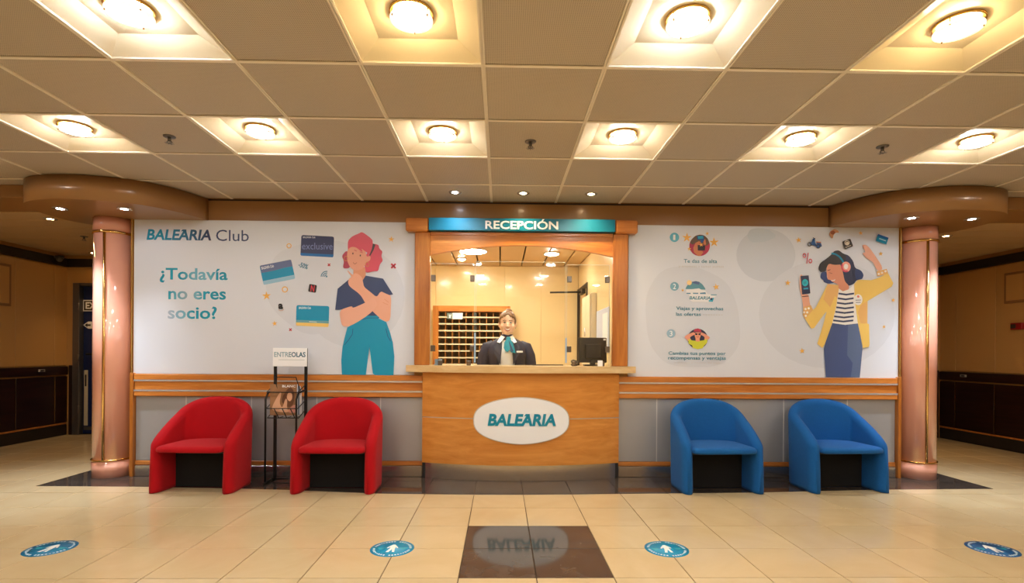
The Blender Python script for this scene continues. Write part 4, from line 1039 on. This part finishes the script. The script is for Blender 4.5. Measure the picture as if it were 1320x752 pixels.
# illustrated woman
hq = sc_(420, 290, 6.84); pq = sc_(430, 380, 6.84)
SK, SKD = (231,172,146), (218,150,116)
fig = a.poly(hq([(165,250),(130,295),(152,340),(140,405),(205,402),(215,330),(185,255)]), (178,58,84), 'illustrated_woman')
ap = lambda pts, col, n: a.poly(pts, col, n, fig)
ap(hq([(395,180),(455,190),(462,225),(492,250),(480,290),(496,330),(468,365),(455,425),(415,425),(360,440),(335,430),(335,300),(370,240)]), (214,76,100), 'printed_hair')
ap(hq([(235,380),(340,380),(347,470),(335,500),(300,530),(235,490)]), SKD, 'printed_neck')
ap(hq([(180,240),(176,330),(203,390),(232,415),(275,420),(312,408),(340,370),(348,345),(380,335),(387,305),(380,290),(350,300),(340,240),(255,200),(200,210)]), (224,158,132), 'printed_face')
ap(hq([(184,245),(183,160),(215,125),(245,108),(275,96),(303,80),(330,92),(375,125),(402,150),(405,190),(375,275),(330,246),(303,224),(318,264),(255,215),(215,213),(195,225)]), (214,76,100), 'printed_hair')
ap(hq([(405,180),(428,190),(412,238),(382,292),(374,286),(396,232)]), (48,40,40), 'printed_headband')
a.many([hq([(224,264),(234,264),(234,279),(224,279)]), hq([(290,281),(300,281),(300,296),(290,296)])], (50,40,40), 'printed_eyes', fig)
a.line(hq([(232,350),(240,361),(252,363),(266,350)]), 0.6, (150,70,60), 'printed_mouth', fig); a.line(hq([(240,240),(262,250)]), 0.7, (190,60,80), 'printed_brow', fig); a.line(hq([(290,255),(318,265)]), 0.7, (190,60,80), 'printed_brow', fig)
a.ring(444.6, 336.4, 2.6, 0.6, (196,132,60), 'printed_earring', fig, rv=3.4); a.ring(472.4, 343.4, 2.5, 0.6, (196,132,60), 'printed_earring', fig, rv=3.2)
ap([(431.5,402.7),(434.3,375.5),(451.4,361),(458,363),(466.8,364),(470.4,358),(493,361.6),(506.3,381.8),(497,384),(497,412),(468,412),(455,400),(436.6,402.7)], (46,64,108), 'printed_shirt')
ap(pq([(120,310),(200,262),(280,204),(392,204),(400,230),(465,258),(500,350),(525,440),(540,560),(535,728),(372,728),(352,715),(318,480),(290,728),(78,728),(70,600),(80,480),(100,390)]), (0,148,188), 'printed_trousers')
a.line(pq([(170,320),(165,370),(130,425),(97,463)]), 0.7, (30,60,130), 'printed_seam', fig); a.line(pq([(462,315),(480,385),(505,425)]), 0.7, (30,60,130), 'printed_seam', fig); a.line(pq([(235,243),(300,225),(400,222)]), 0.7, (30,60,130), 'printed_seam', fig)
ap(hq([(180,425),(190,422),(228,462),(250,445),(272,448),(312,478),(322,520),(332,566),(392,612),(446,656),(480,600),(525,622),(574,640),(572,752),(570,830),(560,862),(530,870),(490,850),(445,812),(400,770),(352,720),(300,632),(200,562),(189,520),(200,492),(222,478)]), SK, 'printed_arm')
ap(pq([(45,158),(160,118),(166,140),(285,85),(345,40),(390,100),(345,160),(300,200),(240,242),(150,295),(90,305),(66,280)]), (233,176,152), 'printed_arm')
a.line(pq([(430,85),(480,105)]), 0.7, SKD, 'printed_finger_line', fig); a.line(pq([(445,55),(485,85)]), 0.7, SKD, 'printed_finger_line', fig)

# ---- right poster
rp = thing('steps_poster', 'white wall poster with three numbered steps and woman in yellow jacket above the blue armchairs', 'poster', (2.45, WY, 0.945), 'wall posters')
MB().box(1.193, PR1-0.005, PF, WY-0.0005, 0.94, ZB-0.004, 0.001).build('board', M['white'], rp)
a = Art(AR, rp)
a.disc(985, 325, 38, (204,212,225), 'pale_circle', rv=34); a.poly([(830,380),(850,345),(890,338),(935,358),(950,390),(955,440),(930,470),(860,470),(835,440)], (211,218,230), 'pale_blob'); a.disc(1065, 400, 88, (211,218,230), 'pale_circle', rv=70)
a.poly([(960,300),(965,291),(985,290),(1000,300),(985,308),(965,309)], (196,208,222), 'pale_blob')
TX = (62,136,160)
for n, u, v, r, col in (('1', 867.3, 303.8, 6.0, (92,180,208)), ('2', 868.2, 366.8, 5.6, (120,172,194)), ('3', 864.5, 427.4, 5.6, (150,184,206))):
    c = a.disc(u, v, r, col, 'number_badge'); a.text(n, u-1.9 if n != '1' else u-1.6, u+1.9 if n != '1' else u+1.2, v-3.4, v+3.4, (244,246,248), 'badge_number', 0.006, c)
c = a.disc(899.7, 314.2, 13.2, (176,48,82), 'round_picture')
q = sc_(845, 290, 10.74)
a.poly(q([(450,220),(480,165),(530,120),(590,105),(650,115),(700,160),(722,220),(690,260),(640,250),(560,200),(490,250)]), (104,78,58), 'printed_hair', c)
a.poly(q([(510,350),(500,290),(530,220),(580,195),(600,210),(575,250),(570,330),(620,330),(640,350),(600,400),(560,395)]), (202,122,82), 'printed_hand', c); a.poly(q([(640,170),(665,170),(675,230),(665,250),(640,235)]), (202,122,82), 'printed_finger', c)
a.poly(q([(560,250),(665,255),(660,325),(562,322)]), (42,38,40), 'printed_phone', c); a.poly(q([(545,125),(640,118),(650,180),(625,215),(605,215),(600,180),(555,175)]), (20,84,160), 'printed_card', c); a.poly(q([(560,128),(632,122),(636,160),(566,165)]), (30,164,200), 'printed_card_stripe', c)
a.star(901.5, 312.8, 3.0, c)
for u, v, r in ((883.2,304,6.4),(918,309.5,6.6),(909.2,298.4,2.8),(886.4,318.4,2.8)): a.star(u, v, r)
a.text('Te das de alta', 879.5, 922.3, 331.6, 336.2, TX, 'lettering', 0.012); a.text('y empiezas a sumar puntos', 873, 931, 339.4, 343, (204,204,206), 'pale_lettering', 0.0)
q = sc_(845, 350, 11)
c = a.poly(q([(408,220),(420,190),(450,150),(500,118),(550,106),(600,115),(650,155),(685,205),(690,225)]), (92,150,166), 'ship_picture'); a.poly(q([(500,120),(550,110),(605,122),(600,155),(560,150),(520,138)]), (84,104,148), 'printed_hill', c)
a.disc(887, 361.8, 3.2, (248,216,150), 'printed_sun', c)
a.poly(q([(420,232),(600,208),(640,232),(690,240),(720,290),(855,292),(820,340),(795,402),(510,402),(470,370),(460,300),(415,290)]), (234,236,240), 'printed_ship', c)
a.many([q([(420,274),(482,274),(482,290),(425,290)]), q([(515,272),(590,272),(590,288),(515,288)]), q([(612,272),(690,262),(700,288),(615,288)])], (86,136,168), 'printed_windows', c)
a.poly(q([(765,290),(855,290),(845,306),(770,306)]), (120,170,190), 'printed_bow', c); a.poly(q([(735,378),(790,340),(815,340),(795,398),(740,396)]), (70,180,210), 'printed_bow', c); a.disc(915.6, 382.4, 1.4, (30,40,100), 'printed_anchor', c)
a.text('BALEARIA', 887.3, 914.4, 379.2, 383.3, TX, 'ship_lettering', 0.03, c, shear=0.15)
a.star(921.4, 366.8, 4.6); a.star(878.6, 371.6, 2.2)
a.text('Viajas y aprovechas', 870.5, 930.9, 392.6, 398.3, TX, 'lettering', 0.012); a.text('las ofertas', 870.5, 902.3, 400.1, 404.4, TX, 'lettering', 0.012)
a.many([[(905+k*3.3, 402.2), (907+k*3.3, 402.2), (907+k*3.3, 403.4), (905+k*3.3, 403.4)] for k in range(8)], (206,208,212), 'pale_lettering')
q = sc_(845, 410, 11)
c = a.disc(898.6, 433.8, 12.9, (46,50,76), 'round_picture')
a.poly(q([(395,235),(470,190),(540,165),(555,200),(475,240),(500,280),(460,300),(430,270)]), (232,160,136), 'printed_arm', c); a.poly(q([(765,240),(700,195),(635,165),(620,200),(690,235),(680,280),(720,285),(745,265)]), (232,160,136), 'printed_arm', c)
a.poly(q([(460,265),(510,285),(560,290),(620,290),(680,280),(720,262),(725,310),(675,365),(660,395),(590,408),(520,390),(515,360),(460,330)]), (206,212,60), 'printed_top', c)
a.poly(q([(545,170),(632,170),(632,220),(615,260),(622,300),(560,300),(560,260),(545,220)]), (228,156,128), 'printed_face', c); a.poly(q([(530,160),(545,125),(590,115),(630,130),(640,170),(590,160)]), (180,50,80), 'printed_cap', c)
a.many([q([(548,182),(588,188),(580,210),(556,208)]), q([(594,188),(632,182),(626,208),(602,210)])], (40,38,44), 'printed_glasses', c); a.line(q([(572,232),(590,242),(606,232)]), 0.6, (180,70,50), 'printed_mouth', c)
a.text('Cambias tus puntos por', 861.4, 934.8, 450.4, 455.7, TX, 'lettering', 0.012); a.text('recompensas y ventajas', 861, 935, 456.6, 461.8, TX, 'lettering', 0.012); a.text('y disfrutas al máximo del viaje', 869, 927, 463.2, 466.4, (210,210,214), 'pale_lettering', 0.0)
# illustrated woman in a yellow jacket
hq = sc_(1020, 280, 6.836)
Y1, Y2 = (238,204,112), (230,182,114)
fig = a.poly(hq([(360,290),(400,256),(440,285),(490,300),(530,350),(545,410),(600,430),(625,470),(612,508),(560,518),(540,550),(500,568),(455,560),(430,470),(420,380)]), (46,54,84), 'illustrated_woman')
ap = lambda pts, col, n: a.poly(hq(pts), col, n, fig)
ap([(545,410),(600,430),(625,470),(612,508),(560,518),(548,470)], (48,68,116), 'printed_hair')
ap([(245,455),(295,440),(300,515),(378,512),(366,545),(310,553),(270,538),(268,522),(240,502)], (48,68,124), 'printed_hair')
ap([(310,370),(370,385),(415,375),(440,450),(456,530),(498,570),(490,605),(440,625),(400,600),(400,560),(372,545),(340,532),(332,520),(306,515),(302,495),(292,430)], (220,150,122), 'printed_face')
ap([(332,518),(350,522),(374,512),(368,526),(345,530)], (240,236,232), 'printed_smile')
ap([(292,332),(340,290),(360,262),(400,255),(436,282),(470,300),(445,378),(412,382),(365,386),(312,374),(290,420),(292,440),(245,455),(220,425),(235,372)], (46,42,44), 'printed_hair')
a.line(hq([(335,284),(370,290),(405,310),(430,340),(450,376)]), 2.2, (0,140,176), 'printed_headband', fig)
a.disc(1020+465/6.836, 280+402/6.836, 6.2, (238,166,150), 'printed_headphone', fig, rv=6.8); a.ring(1020+465/6.836, 280+402/6.836, 6.2, 2.0, (214,76,100), 'printed_headphone_pad', fig, PI*0.35, PI*1.2, 6.8, 10); a.disc(1020+466/6.836, 280+398/6.836, 2.8, (240,238,236), 'printed_headphone_cap', fig, rv=3.4)
a.line(hq([(318,455),(345,462)]), 0.6, (150,90,70), 'printed_eye', fig); a.line(hq([(302,436),(328,428)]), 0.8, (46,42,44), 'printed_brow', fig)
ap([(400,590),(440,618),(492,600),(535,560),(550,680),(575,790),(582,905),(470,915),(348,902),(385,740)], (240,238,236), 'printed_striped_top')
a.many([hq([(xa,y),((xa+xb)/2,y+9),(xb,y-2),(xb,y+13),((xa+xb)/2,y+24),(xa,y+15)]) for xa, xb, y in ((402,540,630),(396,536,672),(390,534,712),(388,532,714+4),(384,540,752),(376,540,792),(366,540,832),(358,536,868)) if y != 718], (50,66,104), 'printed_stripes', fig)
ap([(350,899),(465,914),(580,899),(600,1000),(620,1130),(600,1376),(300,1376),(280,1130),(290,1080)], (72,90,138), 'printed_skirt'); ap([(490,912),(580,899),(600,1000),(620,1130),(600,1376),(520,1376),(535,1250),(485,1180)], (92,112,150), 'printed_skirt_fold')
ap([(60,475),(84,478),(80,560),(86,650),(140,648),(150,735),(168,770),(95,805),(85,705),(58,600)], SK, 'printed_arm')
ap([(305,555),(400,562),(404,600),(390,690),(385,745),(350,900),(285,1090),(265,1120),(220,1083),(270,915),(298,800),(282,815),(190,945),(165,950),(110,865),(178,785),(205,760)], Y1, 'printed_jacket')
ap([(305,555),(400,562),(404,600),(392,680),(370,660),(330,760),(270,690)], Y2, 'printed_lapel')
ap([(540,552),(570,516),(600,514),(690,516),(760,492),(836,448),(886,540),(872,570),(660,700),(660,898),(675,905),(683,1085),(676,1106),(625,1115),(575,890),(545,690)], Y1, 'printed_jacket'); ap([(600,740),(655,700),(660,900),(600,900),(575,800)], Y2, 'printed_lapel')
ap([(600,207),(640,203),(680,240),(800,412),(745,440),(700,350),(650,330),(603,275),(640,272)], SK, 'printed_arm')
ap([(735,438),(826,414),(838,455),(745,482)], Y2, 'printed_cuff'); ap([(90,795),(95,760),(160,745),(178,785),(110,868),(88,830)], Y2, 'printed_cuff')
a.many([[(1020+(u+10*math.cos(k*PI/4))/6.836, 280+(v+10*math.sin(k*PI/4))/6.836) for k in range(8)] for u, v in ((755,460),(785,448),(815,436),(112,778),(140,772),(100,808),(128,808),(115,838))], (244,240,232), 'printed_cuff_dots', fig)
c = a.rrect(hq([(63,488),(136,481),(153,640),(80,651)]), (44,52,84), 'printed_phone', fig, 0.06); a.disc(1020+105/6.836, 280+546/6.836, 3.8, (20,176,196), 'phone_app_icon', fig, rv=4.6); a.line(hq([(98,535),(98,560)]), 0.7, (44,52,84), 'phone_note', fig); a.line(hq([(112,532),(112,556)]), 0.7, (44,52,84), 'phone_note', fig); a.line(hq([(92,600),(132,596)]), 2.0, (20,150,190), 'phone_bar', fig); a.line(hq([(80,670),(138,664)]), 0.9, (50,40,44), 'printed_bracelet', fig)
a.disc(1020+575/6.836, 280+690/6.836, 5.7, (238,238,238), 'printed_badge', fig, rv=7.0); a.disc(1020+576/6.836, 280+662/6.836, 1.6, (214,110,90), 'badge_face', fig); a.line(hq([(552,695),(600,693)]), 0.8, (90,100,120), 'badge_print', fig); a.line(hq([(555,715),(598,713)]), 0.8, (90,100,120), 'badge_print', fig)
for u, v, r in ((43,172,28),(590,102,22),(770,282,22),(885,690,20),(807,926,18),(85,1148,28)): a.star(1020+u/6.836, 280+v/6.836, r/6.836)
a.star(1013, 360.5, 4.2)
R_ = (206,54,70)
a.ring(1020+95/6.836, 280+307/6.836, 2.4, 1.0, R_, 'percent_ring', rv=3.0); a.ring(1020+148/6.836, 280+355/6.836, 2.4, 1.0, R_, 'percent_ring', rv=3.0); a.line(hq([(128,283),(116,378)]), 1.1, R_, 'percent_bar')
c = a.poly(hq([(165,160),(185,150),(190,200),(205,215),(200,190),(240,195),(248,225),(215,240),(180,218),(150,215),(130,195),(160,185)]), (26,84,146), 'scooter'); a.ring(1020+138/6.836, 280+208/6.836, 2.8, 1.1, (44,44,52), 'printed_wheel', c); a.ring(1020+216/6.836, 280+225/6.836, 2.8, 1.1, (44,44,52), 'printed_wheel', c); a.line(hq([(168,148),(188,160)]), 0.8, (44,44,52), 'printed_handlebar', c); a.line(hq([(196,186),(240,190)]), 1.4, (180,120,80), 'printed_saddle', c)
c = a.poly(hq([(308,120),(320,90),(355,70),(385,80),(398,103),(370,100),(350,120),(340,158),(325,145)]), (202,146,100), 'croissant'); a.poly(hq([(322,90),(350,82),(366,102),(345,122),(322,112)]), (150,84,50), 'printed_crust', c)
c = a.rrect(hq([(425,180),(498,152),(524,220),(450,250)]), (46,42,42), 'app_icon', None, 0.16); a.disc(1020+469/6.836, 280+190/6.836, 3.3, (214,206,190), 'icon_disc', c); a.ring(1020+469/6.836, 280+190/6.836, 2.4, 0.8, (46,42,42), 'icon_waves', c, PI*0.9, PI*1.9, None, 8); a.line(hq([(455,232),(505,212)]), 1.0, (190,180,160), 'icon_print', c)
c = a.poly(hq([(742,108),(836,140),(816,200),(724,168)]), (0,146,190), 'membership_card'); a.poly(hq([(742,108),(836,140),(830,158),(735,128)]), (0,96,170), 'card_band', c); a.line(hq([(752,148),(812,168)]), 1.2, (200,230,240), 'card_brand', c)

# ------------------------------------------------------------------ the receptionist
PXc, PYc = 0.062, 5.29
HZ = 1.455                                                # eye level
per = thing('person', 'smiling receptionist in navy blazer, white blouse and teal neck scarf behind the counter', 'person', (PXc, PYc, 0))
def body():
    mb = MB(); X, Y = PXc, PYc
    def limb(pts, r, n=12): mb.tube([(X+p[0], Y+p[1], p[2]) for p in pts], r, n); mb.ellipsoid((X+pts[0][0],Y+pts[0][1],pts[0][2]), (r[0],)*3, 12, 8); mb.ellipsoid((X+pts[-1][0],Y+pts[-1][1],pts[-1][2]), (r[-1],)*3, 12, 8)
    # torso, hips, neck
    mb.ellipsoid((X,Y,0.86), (0.165,0.115,0.15)); mb.ellipsoid((X,Y,1.02), (0.145,0.10,0.16)); mb.ellipsoid((X,Y,1.17), (0.165,0.108,0.13)); mb.ellipsoid((X,Y+0.005,1.235), (0.150,0.075,0.05))
    limb([(0,0.008,1.23),(0.002,-0.012,1.34),(0.004,-0.02,1.40)], [0.062,0.054,0.052])
    # head: skull, face, jaw, chin, nose, ears
    hx, hy = X+0.006, Y-0.03
    mb.ellipsoid((hx,hy+0.012,HZ+0.026), (0.082,0.096,0.098), 24, 16); mb.ellipsoid((hx,hy-0.012,HZ-0.03), (0.078,0.080,0.085), 24, 16); mb.ellipsoid((hx,hy-0.045,HZ-0.085), (0.050,0.044,0.036), 16, 12)
    for s in (-1, 1): mb.ellipsoid((hx+s*0.042,hy-0.060,HZ-0.034), (0.030,0.024,0.026), 12, 8); mb.ellipsoid((hx+s*0.085,hy+0.008,HZ-0.012), (0.010,0.02,0.031), 10, 8)
    mb.ellipsoid((hx,hy-0.094,HZ-0.022), (0.011,0.014,0.024), 12, 8); mb.ellipsoid((hx,hy-0.100,HZ-0.036), (0.017,0.013,0.011), 12, 8)
    # legs and feet
    for s in (-1, 1):
        limb([(s*0.085,0,0.84),(s*0.085,-0.01,0.48),(s*0.085,0.01,0.09)], [0.085,0.056,0.042]); mb.ellipsoid((X+s*0.087,Y-0.05,0.04), (0.042,0.11,0.04))
        # arms: hang down, forearms forward, hands resting on the desk edge level
        limb([(s*0.168,0.004,1.185),(s*0.235,0.01,1.03),(s*0.262,-0.02,0.93),(s*0.225,-0.10,0.835)], [0.048,0.044,0.040,0.03])
        hx2, hy2, hz2 = s*0.215, -0.135, 0.815
        mb.ellipsoid((X+hx2,Y+hy2,hz2), (0.036,0.045,0.018), 12, 8)
        for k in range(4):
            fxx = hx2+(k-1.5)*0.017; l = (0.055,0.068,0.064,0.05)[k]
            limb([(fxx,hy2-0.03,hz2),(fxx,hy2-0.03-l*0.55,hz2+0.004),(fxx,hy2-0.03-l,hz2-0.014)], [0.0085,0.008,0.007], 8)
        limb([(hx2-s*0.03,hy2+0.01,hz2),(hx2-s*0.052,hy2-0.015,hz2-0.002),(hx2-s*0.058,hy2-0.04,hz2-0.008)], [0.011,0.009,0.008], 8)
    return mb
bo = body().build('body', mat('skin', (246,204,176), 0.45, 0, 0.4), per)
rm = bo.modifiers.new('join', 'REMESH'); rm.mode = 'VOXEL'; rm.voxel_size = 0.0065; rm.use_smooth_shade = True
sm = bo.modifiers.new('smooth', 'SMOOTH'); sm.factor = 0.5; sm.iterations = 3
hx, hy = PXc+0.006, PYc-0.03
# hair: cap over the skull, swept back, with a bun
hair = MB(); vs = []; nu, nv = 28, 14
cap = MB().ellipsoid((hx,hy+0.014,HZ+0.028), (0.0895,0.103,0.106), 40, 26)
keep = []
def keepf(f):
    c = [sum(cap.v[i][k] for i in f)/len(f) for k in range(3)]
    front = (c[1]-hy) < -0.03
    return c[2] > HZ+0.088-0.6*abs(c[0]-hx) if front else (c[2] > HZ-0.02 if (c[1]-hy) < 0.02 else c[2] > HZ-0.085)
hair.add(cap.v, [f for f in cap.f if keepf(f)], True)
ho = hair.build('hair', mat('brown_hair', (132,98,70), 0.4, bump=0.4, bscale=150), per)
so = ho.modifiers.new('thick', 'SOLIDIFY'); so.thickness = 0.008; so.offset = -1
MB().ellipsoid((hx+0.012,hy+0.05,HZ+0.128), (0.036,0.034,0.026), 16, 10).build('hair_bun', mat('brown_hair', (132,98,70), 0.4), ho)
# face details
for s in (-1, 1):
    e = MB().ellipsoid((hx+s*0.031,hy-0.083,HZ+0.002), (0.0140,0.008,0.0072), 14, 8).build('eye', mat('eye_white', (236,232,226), 0.2), per)
    MB().ellipsoid((hx+s*0.031,hy-0.089,HZ+0.002), (0.0055,0.004,0.0055), 10, 8).build('iris', mat('eye_dark', (40,26,20), 0.2), e)
    MB().tube([(hx+s*0.046,hy-0.081,HZ+0.006),(hx+s*0.031,hy-0.091,HZ+0.0105),(hx+s*0.016,hy-0.087,HZ+0.005)], 0.0022, 6).build('eyelashes', mat('eye_dark', (40,26,20), 0.2), e)
    MB().tube([(hx+s*0.050,hy-0.079,HZ+0.020),(hx+s*0.033,hy-0.092,HZ+0.027),(hx+s*0.014,hy-0.093,HZ+0.021)], [0.002,0.0034,0.0028], 6).build('eyebrow', mat('brow_brown', (76,52,38), 0.6), per)
    MB().ellipsoid((hx+s*0.079,hy-0.002,HZ-0.046), (0.005,0.005,0.006), 8, 6).build('earring', M['chrome'], per)
def arc3(w, z0, sag, y0, yb, n=9): return [(hx+1.18*w*(2*k/(n-1)-1), y0+yb*(2*k/(n-1)-1)**2, z0+sag*(2*k/(n-1)-1)**2) for k in range(n)]
lipm = mat('lip', (196,92,86), 0.35)
MB().tube(arc3(0.031, HZ-0.060, 0.012, hy-0.0915, 0.020), [0.001,0.0015,0.002,0.0022,0.0022,0.0022,0.002,0.0015,0.001], 8).build('upper_lip', lipm, per)
MB().tube(arc3(0.031, HZ-0.080, 0.032, hy-0.0915, 0.018), [0.0015,0.003,0.004,0.0046,0.005,0.0046,0.004,0.003,0.0015], 8).build('lower_lip', lipm, per)
P1 = arc3(0.029, HZ-0.0605, 0.012, hy-0.0945, 0.020); P2 = arc3(0.029, HZ-0.0775, 0.029, hy-0.0925, 0.019)
MB().add(P1+P2, [(k+1, k, 9+k, 10+k) for k in range(8)], True).build('teeth', mat('teeth', (246,242,234), 0.25), per)
# clothes: shells that follow the body
def shell(sections, X=PXc, Y=PYc, n=28, a0=0, a1=2*PI):
    mb = MB(); vs = []; fs = []; full = abs(a1-a0-2*PI) < 1e-6; m = n if full else n+1
    for z, rx, ry, cy in sections:
        for i in range(m):
            t = a0+(a1-a0)*i/n; cth, sth = math.cos(t), math.sin(t)
            vs.append((X+rx*math.copysign(abs(cth)**0.85, cth), Y+cy+ry*math.copysign(abs(sth)**0.85, sth), z))
    for k in range(len(sections)-1):
        for i in range(n): j = (i+1)%m if full else i+1; fs.append((k*m+i, k*m+j, (k+1)*m+j, (k+1)*m+i))
    return mb.add(vs, fs, True)
shirt = mat('white_blouse', (250,250,250), 0.6); navy = mat('navy_blazer', (22,30,60), 0.7, var=0.08, vscale=40, bump=0.2, bscale=300)
sh = shell([(0.80,0.178,0.128,0),(0.92,0.166,0.124,0),(1.02,0.160,0.120,0),(1.12,0.176,0.126,-0.003),(1.20,0.186,0.116,0),(1.25,0.165,0.092,0.004),(1.285,0.095,0.072,0.004),(1.31,0.064,0.062,-0.002)]).build('blouse', shirt, per)
# blazer: open at the front, with sleeves
bl = shell([(0.76,0.205,0.150,0),(0.90,0.190,0.143,0),(1.02,0.182,0.138,0),(1.12,0.196,0.143,-0.002),(1.20,0.204,0.130,0),(1.25,0.182,0.104,0.006),(1.282,0.118,0.086,0.010),(1.305,0.078,0.076,0.006)], a0=-PI/2+0.36, a1=1.5*PI-0.36, n=36).build('blazer', navy, per)
so = bl.modifiers.new('thick', 'SOLIDIFY'); so.thickness = 0.006; so.offset = 1
for s in (-1, 1):
    pts = [(PXc+s*0.130,PYc+0.0,1.225),(PXc+s*0.186,PYc+0.003,1.200),(PXc+s*0.222,PYc+0.006,1.12),(PXc+s*0.246,PYc+0.008,1.01),(PXc+s*0.266,PYc-0.012,0.94),(PXc+s*0.262,PYc-0.035,0.91),(PXc+s*0.235,PYc-0.082,0.85)]
    MB().tube(pts, [0.062,0.078,0.072,0.062,0.058,0.056,0.046], 16).build('sleeve', navy, bl)
    # lapel: folded panel beside the blouse
    lap = MB(); P = [(s*0.052,-0.088,1.296),(s*0.088,-0.096,1.255),(s*0.128,-0.124,1.215),(s*0.118,-0.138,1.185),(s*0.132,-0.142,1.165),(s*0.072,-0.150,1.05),(s*0.064,-0.150,1.03),(s*0.058,-0.142,1.12),(s*0.050,-0.120,1.20)]
    lap.add([(PXc+x, PYc+y-0.004, z) for x,y,z in P], [tuple(range(len(P)))[::s]])
    lo = lap.build('lapel', mat('navy_lapel', (40,44,66), 0.6), bl); so = lo.modifiers.new('thick', 'SOLIDIFY'); so.thickness = 0.005
    # collar wing
    col = MB(); P = [(s*0.020,-0.080,1.312),(s*0.058,-0.045,1.332),(s*0.098,-0.090,1.262),(s*0.070,-0.118,1.252)]
    col.add([(PXc+x, PYc+y-0.006, z) for x,y,z in P], [tuple(range(4))[::s]])
    co = col.build('collar', shirt, sh); so = co.modifiers.new('thick', 'SOLIDIFY'); so.thickness = 0.004
MB().box(PXc+0.095, PXc+0.158, PYc-0.162, PYc-0.156, 1.158, 1.176, 0.002).build('name_tag', M['paper'], bl)
# neck scarf
tealf = mat('teal_silk', (0,140,166), 0.4, var=0.2, vscale=30); navyf = mat('navy_silk', (22,40,96), 0.4)
scf = shell([(1.285,0.066,0.066,-0.006),(1.300,0.070,0.070,-0.010),(1.325,0.066,0.066,-0.012),(1.342,0.060,0.062,-0.013)]).build('neck_scarf', mat('navy_silk', (22,40,96), 0.4), per)
def tail(P, m, d=0.01): 
    mb = MB(); n = len(P); mb.add([(PXc+x, PYc+y, z) for x,y,z in P]+[(PXc+x, PYc+y-d, z) for x,y,z in P], [tuple(range(n)), tuple(range(n,2*n))[::-1]]+[(i,(i+1)%n,n+(i+1)%n,n+i) for i in range(n)]); return fixnormals(mb.build('scarf_tail', m, scf))
tail([(0.0,-0.105,1.292),(0.034,-0.105,1.296),(0.060,-0.130,1.250),(0.078,-0.150,1.190),(0.086,-0.152,1.150),(0.066,-0.152,1.158),(0.040,-0.150,1.160),(0.022,-0.132,1.215)], tealf)
tail([(0.030,-0.112,1.300),(0.0,-0.112,1.296),(-0.026,-0.126,1.262),(-0.032,-0.142,1.205),(-0.012,-0.150,1.170),(0.010,-0.152,1.162),(0.026,-0.150,1.185),(0.030,-0.134,1.235)], tealf, 0.014)
tail([(0.010,-0.130,1.272),(0.022,-0.132,1.274),(0.064,-0.168,1.172),(0.052,-0.168,1.166)], navyf, 0.004)
MB().ellipsoid((PXc+0.014,PYc-0.104,1.298), (0.026,0.020,0.020), 14, 10).build('scarf_knot', tealf, scf)
trs = MB()
for s in (-1, 1): trs.tube([(PXc+s*0.085,PYc,0.82),(PXc+s*0.088,PYc-0.008,0.48),(PXc+s*0.088,PYc+0.008,0.07)], [0.10,0.075,0.075], 14)
trs.ellipsoid((PXc,PYc,0.86), (0.178,0.126,0.12)); trs.build('trousers', navy, per)
